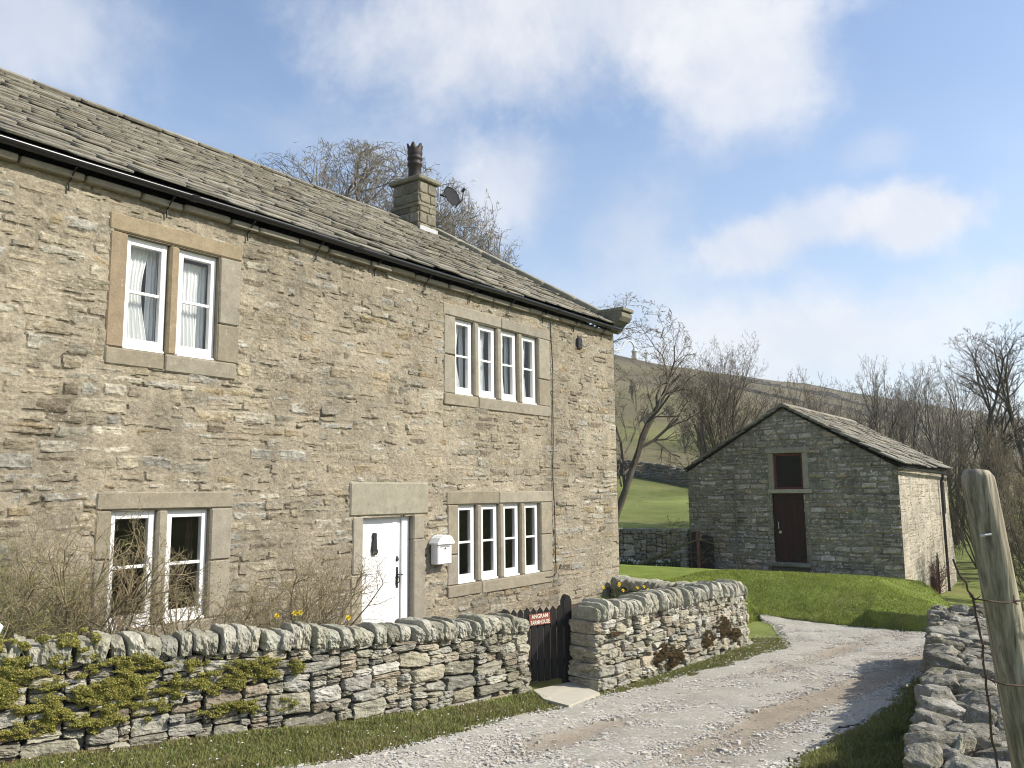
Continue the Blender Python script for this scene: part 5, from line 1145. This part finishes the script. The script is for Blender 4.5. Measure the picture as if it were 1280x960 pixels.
def tree(name, label, base, H, seed, P, stems=1, lean=(0, 0), r=.16, spread=.25, group=None, colr=(.115,.098,.072), twig=(.16,.125,.085), lenf=.5, first=None, W=None, dome=0, crop=None):
    rn = random.Random(seed); S = []
    x, y, z = base
    for k in range(stems):
        a = k*6.283/stems+rn.uniform(-.5, .5)+seed; sp = spread*(0 if stems == 1 else rn.uniform(.5, 1)); d = nrm((lean[0]+sp*math.cos(a), lean[1]+sp*math.sin(a), 1)); d = first if first and k == 0 else d
        grow(S, rn, (x+.02*math.cos(a)*(stems > 1), y+.02*math.sin(a)*(stems > 1), z-.15), d, H*lenf*rn.uniform(.85, 1.1), r*rn.uniform(.75, 1.), 0, P)
    A = np.array(S); t = thing(name, label, 'tree', base, group)
    # scale to the height asked for
    f = H/(np.percentile(A[:,5], 99.3)-z); A[:,2] = z+(A[:,2]-z)*f; A[:,5] = z+(A[:,5]-z)*f
    if dome:
        for c0, b, zc in ((0, x, 2), (1, y, 2), (3, x, 5), (4, y, 5)): A[:,c0] = b+(A[:,c0]-b)*(1+dome*np.clip((A[:,zc]-z)/H, 0, 1)**1.5)
    if W:
        tw = A[A[:,8] >= 3]; dx = np.percentile(np.hypot(tw[:,3]-x, tw[:,4]-y), 93); fx = W/dx
        for c0, b in ((0, x), (1, y), (3, x), (4, y)): A[:,c0] = b+(A[:,c0]-b)*fx
    if crop:
        zc, rz, rx, ox, oy = (*crop, 0, 0)[:5]; q = np.hypot(A[:,3]-x-ox, A[:,4]-y-oy)/rx; e = np.sqrt(q**2+((A[:,5]-z-zc)/rz)**2); a_ = np.arctan2(A[:,4]-y, A[:,3]-x); lim = 1+.10*fbm(a_*1.6, A[:,5]/2.2, octaves=3, seed=seed); lim = lim-.10*np.clip(3-A[:,8], 0, 3); A = A[(e < lim) | (A[:,5]-z < zc*.5) & (A[:,8] == 0)]
    tl_ = 0 if crop else 1
    for nm, m, n, c in (('trunk', A[:,8] <= tl_, 7, colr), ('crown', A[:,8] > tl_, 3, twig)):
        V, F = prisms(A[m][:,:8], n); lv = np.repeat(A[m][:,8], 2*n); w = np.clip((lv-1)/3, 0, 1)[:,None]; C = (np.array(colr)*(1-w)+np.array(twig)*w)*np.random.default_rng(seed).uniform(.75, 1.2, (len(A[m]), 1)).repeat(2*n, 0)
        mesh(nm, V, [F], M['bark'], t, C, n > 3)
    return t
P_BIG = dict(levels=5, step=[.9,.6,.45,.32,.24,.2], taper=[.6,.5,.45,.45,.5,.5], up=[.02,.03,.03,.02,.02,.02], wander=[.07,.12,.16,.2,.22,.25], kids=[8,7.5,6.3,5.4,4.2,0], start=[.25,.2,.2,.2,.2,1], fork=[2,2,1,1,1,0], ang=[(20,65),(25,60),(25,60),(25,65),(25,70),(0,0)], len=[(.7,1.0),(.5,.75),(.42,.68),(.4,.62),(.38,.6),(1,1)], rmin=.0078, shade=.3)
P_MID = dict(levels=4, step=[.6,.45,.35,.25,.2], taper=[.5,.45,.42,.45,.5], up=[.03,.07,.07,.05,.03], wander=[.07,.10,.14,.18,.2], kids=[7,6,5,4,0], start=[.3,.2,.2,.2,1], fork=[2,1,1,1,0], ang=[(20,50),(20,50),(22,52),(25,60),(0,0)], len=[(.45,.75),(.42,.68),(.4,.62),(.4,.6),(1,1)], rmin=.0058, shade=.35)
P_THIN = dict(P_MID, kids=[8.5,6,4.6,3.6,0], up=[.03,.10,.08,.06,.03], ang=[(18,45),(18,42),(20,50),(25,55),(0,0)])
g_ = lambda x, y: float(terrain(np.float64(x), np.float64(y)))
def tb(x, y): return (x, y, g_(x, y))
G1 = 'bare trees around the farm'
tree('bare_tree', 'big dense bare tree rising over the roof to the left of the chimney', tb(-22.1, 20.0), 16.4, 3, P_BIG, 4, W=7.0, dome=.8, spread=.6, crop=(8.6, 6.0, 5.7), r=.28, group=G1, colr=(.12,.10,.075), twig=(.25,.22,.165), lenf=.40)
tree('bare_tree', 'rounded bare tree behind the chimney and satellite dish', tb(-19.0, 23.0), 15.4, 5, P_BIG, 3, W=5.2, dome=.8, spread=.35, crop=(7.7, 6.1, 2.5), r=.22, group=G1, colr=(.11,.095,.075), twig=(.23,.205,.16), lenf=.42)
tree('bare_tree', 'crooked bare tree leaning out past the house corner, dark trunk', tb(-12.4, 20.9), 10.8, 8, dict(P_MID, levels=5, step=[.6,.45,.32,.24,.2,.18], taper=[.5,.45,.42,.45,.5,.5], up=[.03,.05,.05,.04,.03,.02], start=[.3,.2,.2,.2,.2,1], fork=[2,1,1,1,1,0], ang=[(20,50),(20,50),(22,52),(25,60),(25,60),(0,0)], len=[(.45,.75),(.42,.68),(.42,.64),(.42,.62),(.42,.6),(1,1)], kids=[6,6.5,5.5,4.4,3.4,0], wander=[.10,.16,.18,.2,.2,.2]), 2, W=4.2, dome=.5, crop=(5.0, 3.1, 2.2, .95, .65), r=.14, spread=.5, group=G1, first=nrm((.32,.2,.9)), lenf=.55, colr=(.10,.085,.068), twig=(.24,.205,.155))
tree('bare_tree', 'low sprawling bare tree bending right in front of the green slope', tb(-12.6, 22.6), 3.4, 12, dict(P_MID, kids=[4,4,4,3,0], wander=[.12,.18,.2,.2,.2]), 2, r=.07, spread=.9, group=G1, first=nrm((.9,.3,.75)), lenf=.8, colr=(.12,.11,.06), twig=(.16,.13,.08))
tree('bare_tree', 'slender bare tree standing just left of the barn gable peak', tb(-15.8, 39.5), 9.8, 14, P_THIN, 6, W=3.0, r=.09, spread=.3, group=G1, lenf=.62, colr=(.12,.105,.08), twig=(.17,.14,.10))
tree('bare_tree', 'small twiggy bare tree peeping over the left slope of the barn roof', tb(-13.4, 41.8), 7.8, 15, P_THIN, 6, W=2.4, r=.06, spread=.4, group=G1, lenf=.6, twig=(.18,.14,.10))
for i, (px_, sd, hh, st, lb) in enumerate(((-11.0, 21, 7.7, 3, 'first dark bare tree rising behind the barn roof, counted from the ridge'), (-10.0, 22, 8.5, 2, 'second dark bare tree behind the barn roof, counted from the ridge'), (-8.9, 23, 8.6, 3, 'third dark bare tree behind the barn roof, its crown the broadest of that row'), (-7.5, 24, 7.9, 3, 'last dark bare tree of the row behind the barn roof, just above the eaves'))):
    tree('bare_tree', lb, tb(px_, 45.-.2*i), hh, sd, P_THIN, st, W=2.3, r=.10, spread=.36, group=G1, lenf=.60, colr=(.13,.115,.095), twig=(.25,.22,.175))
tree('bare_tree', 'tall open bare tree at the right edge behind the leaning post', tb(-4.2, 37.6), 9.2, 31, dict(P_MID, kids=[6,7,6,5,0], wander=[.09,.14,.17,.2,.2]), 1, W=3.0, r=.19, group=G1, lenf=.52, lean=(-.10, 0), colr=(.10,.09,.07), twig=(.13,.11,.085))
tree('bare_tree', 'bare tree cut by the right edge of the picture', tb(-2.4, 36.0), 9.3, 33, dict(P_MID, kids=[7,7,6,5,0]), 1, W=2.8, r=.17, group=G1, lenf=.55, colr=(.10,.09,.07), twig=(.13,.11,.085))
tree('bare_tree', 'slim bare tree between the barn roof row and the tall right-edge tree', tb(-6.1, 41.5), 8.2, 27, P_THIN, 4, W=2.2, r=.09, spread=.3, group=G1, lenf=.6, colr=(.13,.115,.095), twig=(.25,.22,.175))
P_SCR = dict(P_MID, kids=[8,7,5,4,0], up=[.02,.02,.02,.02,.02], wander=[.14,.2,.22,.24,.2])
for i, (x_, y_, hh, sd, lb) in enumerate(((-3.75, 34.6, 5.4, 41, 'brown twiggy thicket beside the far corner of the barn'), (-2.25, 29.5, 4.6, 42, 'tangled bare thicket behind the top of the leaning post'), (-1.2, 24.5, 4.2, 43, 'tangled bare thicket at the right edge below the tall tree'), (-4.6, 36.2, 5.0, 44, 'dense brown thicket between the thicket by the barn and the tall tree'))):
    tree('bare_thicket', lb, tb(x_, y_), hh, sd, P_SCR, 6, W=1.45, r=.05, spread=1.0, group='brown thickets beyond the lane wall', lenf=.62, colr=(.14,.12,.09), twig=(.21,.175,.12))

P_FAR = dict(levels=3, step=[.7,.6,.5,.4], taper=[.5,.5,.5,.5], up=[.03,.05,.05,.03], wander=[.1,.15,.18,.2], kids=[8,7,6,0], start=[.15,.2,.2,1], fork=[1,1,1,0], ang=[(25,60),(25,60),(25,60),(0,0)], len=[(.5,.8),(.45,.7),(.4,.65),(1,1)], rmin=.022, shade=.3)
rn_ = random.Random(5)
for i in range(16):
    a = math.radians(-rn_.uniform(9.5, 29)); d_ = rn_.uniform(75, 230); xx, yy = d_*math.sin(a), d_*math.cos(a)
    tree('hillside_tree', 'small bare tree or thorn bush scattered on the open hillside', tb(xx, yy), rn_.uniform(2.2, 4.6), 100+i, P_FAR, 3, r=.09, spread=.5, group='small trees scattered on the hillside', lenf=.5, W=rn_.uniform(1.0, 2.0), colr=(.09,.08,.06), twig=(.12,.105,.075))

# shrubs between house and garden wall
def shrub(name, label, cx, cy, z0, n, hgt, spx, spy, seed, leafn=.4, leafc=(.27,.28,.08), tcol=(.25,.205,.125), group='bare shrubs by the house'):
    rn = random.Random(seed); S = []; leaves = []
    P = dict(levels=3, step=[.10,.07,.055,.05], taper=[.55,.5,.5,.5], up=[.0,.03,.03,.02], wander=[.13,.18,.2,.2], kids=[7,4.5,2.2,0], start=[.15,.15,.2,1], fork=[1,1,0,0], ang=[(25,65),(25,65),(25,70),(0,0)], len=[(.28,.55),(.4,.7),(.4,.7),(1,1)], rmin=.0016, shade=.35)
    for k in range(n):
        a = rn.uniform(0, 6.283); q = rn.random()**.6; d = nrm((spx*q*math.cos(a), spy*q*math.sin(a), 1.)); L = hgt*rn.uniform(.75, 1.15)*(1+.25*q*spy)
        grow(S, rn, (cx+spx*.12*math.cos(a)*q, cy+.16*math.sin(a)*q*spy, z0), d, L, rn.uniform(.005, .014), 0, P)
    A = np.array(S); t = thing(name, label, 'shrub', (cx, cy, z0), group); rg = np.random.default_rng(seed)
    A = A[(A[:,3] > -7.93) & (A[:,0] > -7.93)]
    V, F = prisms(A[:,:8], 4); C = np.array(tcol)*rg.uniform(.6, 1.35, (len(A), 1)).repeat(8, 0); mesh('stems', V, [F], M['bark'], t, C, False)
    tips = A[(A[:,8] >= 2) & (rg.random(len(A)) < leafn)]; N = len(tips); P_ = tips[:,3:6]; d = tips[:,3:6]-tips[:,:3]; d /= np.linalg.norm(d, axis=1)[:,None]; w = np.cross(d, rg.normal(size=(N, 3))); w /= np.linalg.norm(w, axis=1)[:,None]; l = rg.uniform(.008, .020, (N, 1)); dd = d+.6*rg.normal(size=(N, 3)); dd /= np.linalg.norm(dd, axis=1)[:,None]
    V = np.stack([P_, P_+dd*l*.5+w*l*.28, P_+dd*l, P_+dd*l*.5-w*l*.28], 1).reshape(-1, 3); C = np.repeat(np.array(leafc)*rg.uniform(.6, 1.3, (N, 1)), 4, 0); lf = mesh('buds', V, [np.arange(N)[:,None]*4+np.arange(4)[None]], M['leaf'], t, C, False); lf['kind'] = 'stuff'
    return t
shrub('bare_shrub', 'wide tangled budding shrub in front of the left side of the lower two-light window', -7.35, 3.75, .12, 29, 1.18, .45, .75, 51)
shrub('bare_shrub', 'greenish tangled shrub at the left edge behind the mossiest part of the wall', -7.45, 2.85, .15, 24, 1.05, .5, .7, 52, .8, (.25,.27,.08), (.21,.19,.10))
shrub('bare_shrub', 'smaller tangled shrub directly under the lower two-light window', -7.3, 4.75, .08, 18, .80, .4, .8, 53)
shrub('bare_shrub', 'upright fanning shrub between the lower two-light window and the white door', -7.35, 6.35, -.05, 25, 1.02, .35, .65, 54, .12)
shrub('bare_shrub', 'low thin shrub under the right jamb of the lower two-light window', -7.25, 5.55, .0, 13, .78, .4, .7, 55, .2)

# climber on the barn
cl = thing('wall_climber', 'reddish bare climber against the sunny side wall of the barn', 'climber', (-4.9, 28.7, -1.6)); S = []; rn = random.Random(9)
for k in range(16): grow(S, rn, (-4.93, 28.7+rn.uniform(-.12, .12), -1.75), nrm((.02, rn.uniform(-.16, .16), 1)), rn.uniform(.5, 1.05), .014, 0, dict(P_MID, levels=2, step=[.15,.1,.1], kids=[6,3,0], rmin=.008))
A = np.array(S); V, F = prisms(A[:,:8], 4); h_ = np.clip((V[:,2:3]+1.7)/1.6, 0, 1); mesh('stems', V, [F], M['bark'], cl, np.array([.20,.07,.055])*(1-h_)+np.array([.12,.11,.09])*h_, False)

# flowers
def daffodil(x, y, z, h, yel, grp, label, seed):
    rn = random.Random(seed); t = thing('daffodil', label, 'flower', (x, y, z), grp); m = MB()
    m.tube([(x, y, z), (x+.01, y+.005, z+h*.6), (x+.03, y-.01, z+h)], [.004, .0035, .003], 5, (.10,.17,.04))
    for k in range(5):
        a = rn.uniform(0, 6.28); l = h*rn.uniform(.7, 1.05); w = .007; dx, dy = math.cos(a), math.sin(a); b = rn.uniform(.1, .35)*l
        m.add(np.array([[x-dy*w, y+dx*w, z],[x+dy*w, y-dx*w, z],[x+dx*b*.5+dy*w, y+dy*b*.5-dx*w, z+l*.6],[x+dx*b*.5-dy*w, y+dy*b*.5+dx*w, z+l*.6],[x+dx*b, y+dy*b, z+l]]), [np.array([[0,1,2,3]]), np.array([[3,2,4]])], (.09,.17,.045))
    m.build('leaves', M['leaf'], t); f = MB(); c = np.array([x+.03, y-.01, z+h]); ax = nrm((.75, rn.uniform(-.6, .3), .15)); ax = np.array(ax); u = np.cross([0,0,1], ax); u /= np.linalg.norm(u); v = np.cross(ax, u)
    for k in range(6):
        a = k*1.047; e = u*math.cos(a)+v*math.sin(a); g = -u*math.sin(a)+v*math.cos(a); f.add(np.array([c, c+e*.017+g*.009+ax*.004, c+e*.033+ax*.006, c+e*.017-g*.009+ax*.004]), np.array([[0,1,2,3]]), yel)
    n = 8; V = [c+ax*d+(u*math.cos(a)+v*math.sin(a))*r for d, r in ((.0,.009),(.025,.012),(.03,.017)) for a in np.arange(n)*6.2832/n]; f.add(np.array(V), np.array([[i*n+k, i*n+(k+1) % n, (i+1)*n+(k+1) % n, (i+1)*n+k] for i in range(2) for k in range(n)]), tuple(np.array(yel)*[1,.88,.7])); f.build('flower_head', M['petal'], t)
rn = random.Random(3)
for i in range(4):
    y = 5.15+rn.random()*1.1; daffodil(-6.35-.25*(y < 5.6)+rn.uniform(-.1, .1)-.12*(5.9-y), y, g_(-6.5, y), rn.uniform(.78, .90), (.72,.60,.06), 'daffodils behind the garden wall', 'yellow daffodil among the twigs above the mossy wall coping', i)
for i in range(12):
    x, y = -6.35+rn.uniform(-.7, .5), 12.0+rn.uniform(-.6, .8); daffodil(x, y, g_(x, y), rn.uniform(.36, .55), (.78,.62,.06), 'daffodils in the garden corner', 'yellow daffodil in the garden corner beside the low cross wall', 50+i)
rg = np.random.default_rng(8); n = 2600; x = rg.uniform(-14.5, -11.5, n); y = 24.05+rg.uniform(-.6, .35, n)+(x+13)*.13; z = -.62+0*x; k = fbm(x/.5, y/.5, seed=2) > -.25; x, y, z = x[k], y[k], z[k]
tag(blades('flower_leaves', x, y, z, rg.uniform(.15, .42, len(x)), .014, grass_cols(len(x), rg, (.055,.095,.03), (.12,.12,.05), .1), rg, .4), kind='stuff')
m = MB()
for i in range(90):
    a = rg.uniform(-14.2, -11.6); b = 23.75+rg.uniform(-.35, .35)+(a+13)*.13; c = np.array([a, b, -.62+rg.uniform(.12, .34)]); r = rg.uniform(.025, .045); an = np.arange(6)*1.047; m.add(np.r_[np.stack([c[0]+r*np.cos(an), c[1]-.2*r+0*an, c[2]+r*np.sin(an)], -1), [c-[0,.02,0]]], np.array([[i, (i+1) % 6, 6] for i in range(6)]), (.78,.78,.74))
tag(m.build('white_flowers', M['petal']), kind='stuff')

# ------------------------------------------------------------------ sky, sun, camera
SUN_AZ, SUN_EL = 28., 38.
sd = np.array([math.cos(R(SUN_EL))*math.cos(R(SUN_AZ)), math.cos(R(SUN_EL))*math.sin(R(SUN_AZ)), math.sin(R(SUN_EL))])
su = bpy.data.lights.new('sun', 'SUN'); su.energy = 4.3; su.angle = R(.55); su.color = (1., .94, .84); so = bpy.data.objects.new('sun', su); col.objects.link(so)
so.rotation_euler = Vector(tuple(sd)).to_track_quat('Z', 'Y').to_euler(); so.location = (20, 10, 30)
w = bpy.data.worlds.new('World'); scene.world = w; w.use_nodes = True; t = NT(w)
sky = t.n('ShaderNodeTexSky', sky_type='NISHITA', sun_disc=False, sun_elevation=R(SUN_EL), sun_rotation=R(90-SUN_AZ), altitude=200, air_density=1., dust_density=1.4, ozone_density=1.2)
gen = t.n('ShaderNodeTexCoord').outputs['Generated']; xyz = t.n('ShaderNodeSeparateXYZ'); t.t.links.new(gen, xyz.inputs[0])
DEG = 57.29578
nz1 = t.noise(gen, 4.2, 12, .62, .35); nz2 = t.noise(gen, 13., 8, .62)
wob = t.m('ADD', t.m('MULTIPLY', t.m('SUBTRACT', nz1, .5), 1.), t.m('MULTIPLY', t.m('SUBTRACT', nz2, .5), .75))
az = t.m('MULTIPLY', t.m('ARCTAN2', xyz.outputs[0], xyz.outputs[1]), DEG); el = t.m('MULTIPLY', t.m('ARCSINE', xyz.outputs[2]), DEG)
# drifting clouds: (azimuth, elevation, half-widths, density, softness)
CL = [(-31,32,17,6.0,.75,.9),(-20,27.5,7.5,5,.7,.6),(-40,30,9,5,.55,1.),(-69,28,8,5.5,.6,.9),(-9.6,16.6,3.8,2.5,.8,.4),(-15.4,17.2,4.2,1.9,.65,.45),(-19.8,16,4.2,2.0,.7,.45),(-27.5,17.6,4.5,3.4,.5,.8),(-35.8,21.3,4.0,4.0,.62,.7),(-17,9.5,13,3.6,.75,.8),(-3.5,11.8,2.6,1.4,.6,.6),(-44,23,7,2.4,.35,1.),(-11,21.2,2.4,1.3,.25,.8),(-26,13,10,3.2,.35,1.),(30,25,22,9,.7,.8),(80,18,25,6,.6,.8),(-120,30,30,8,.6,.9),(160,24,30,8,.6,.9)]
tot = None
for (a0, e0, ra, re, den, soft) in CL:
    da = t.m('DIVIDE', t.m('SUBTRACT', az, a0), ra); de = t.m('DIVIDE', t.m('SUBTRACT', el, e0), re); rr = t.m('SQRT', t.m('ADD', t.m('MULTIPLY', da, da), t.m('MULTIPLY', de, de)))
    rr = t.m('SUBTRACT', rr, t.m('MULTIPLY', wob, 1.6)); f = t.n('ShaderNodeMapRange', interpolation_type='SMOOTHSTEP', i={1: 1.12+soft*.4, 2: 1.-soft*.95, 3: 0., 4: den}); t.t.links.new(rr, f.inputs[0])
    k = t.m('SUBTRACT', 1., f.outputs[0]); tot = k if tot is None else t.m('MULTIPLY', tot, k)
cloud = t.m('SUBTRACT', 1., tot)
thin = t.m('MULTIPLY', t.ramp(t.noise(t.sc(gen, (1,1,2.6)), 2.6, 8, .62, .5), .48, .8), .2)
haze = t.m('MULTIPLY', t.m('POWER', 2.718, t.m('MULTIPLY', el, -.065)), .72)
fac = t.m('SUBTRACT', 1., t.m('MULTIPLY', t.m('SUBTRACT', 1., thin), t.m('MULTIPLY', tot, t.m('SUBTRACT', 1., haze))), clamp=True)
cc = t.mix(t.ramp(t.m('ADD', nz1, t.m('MULTIPLY', nz2, .3)), .45, .85), (4.9,5.1,5.6), (6.0,6.02,6.2))
hsv = t.n('ShaderNodeHueSaturation', i={'Saturation': 1.12, 'Value': 1.33}); t.t.links.new(sky.outputs[0], hsv.inputs['Color'])
colr = t.mix(fac, hsv.outputs[0], cc)
bg = t.n('ShaderNodeBackground', i={'Color': colr, 'Strength': .108}); o = t.n('ShaderNodeOutputWorld'); t.t.links.new(bg.outputs[0], o.inputs[0])

# thin spring haze: one closed box of even air round camera and land
hz = bpy.data.materials.new('haze'); hz.use_nodes = True; t = NT(hz); pv = t.n('ShaderNodeVolumePrincipled', i={'Color': (.86,.92,1.,1), 'Density': .00036, 'Anisotropy': .25}); o = t.n('ShaderNodeOutputMaterial'); t.t.links.new(pv.outputs[0], o.inputs['Volume'])
zmin = float(GZ.min())-1.2; zmax = max(float(GZ.max()), 16.)+4; ex = float(max(abs(gx[0]), gx[-1], abs(gy[0]), gy[-1]))+5
hb = MB(); hb.box((-ex,-ex,zmin), (ex,ex,zmax)); tag(hb.build('haze', hz), kind='stuff')

cam = bpy.data.cameras.new('camera'); cam.sensor_width = 36; cam.lens = 36*1030/1280; cam.clip_start = .05; cam.clip_end = 6000; co = bpy.data.objects.new('camera', cam); col.objects.link(co); scene.camera = co
yaw, pit, rol = R(36.216), R(7.47), R(-.623)
fw = Vector((-math.sin(yaw)*math.cos(pit), math.cos(yaw)*math.cos(pit), math.sin(pit))); rt = Vector((math.cos(yaw), math.sin(yaw), 0)); upv = rt.cross(fw)
r2 = rt*math.cos(rol)+upv*math.sin(rol); u2 = upv*math.cos(rol)-rt*math.sin(rol)
co.matrix_world = Matrix(((r2.x, u2.x, -fw.x, 0), (r2.y, u2.y, -fw.y, 0), (r2.z, u2.z, -fw.z, EYE), (0, 0, 0, 1)))
vs = scene.view_settings; scene.display_settings.display_device = 'sRGB'; vs.view_transform = 'Standard'; vs.look = 'None'; vs.gamma = 1; vs.exposure = .56; vs.use_curve_mapping = False
scene.render.engine = 'CYCLES'; cy = scene.cycles; cy.max_bounces = 8; cy.transparent_max_bounces = 12; cy.use_denoising = True; cy.filter_width = 1.1; cy.volume_bounces = 1; cy.caustics_reflective = False; cy.caustics_refractive = False
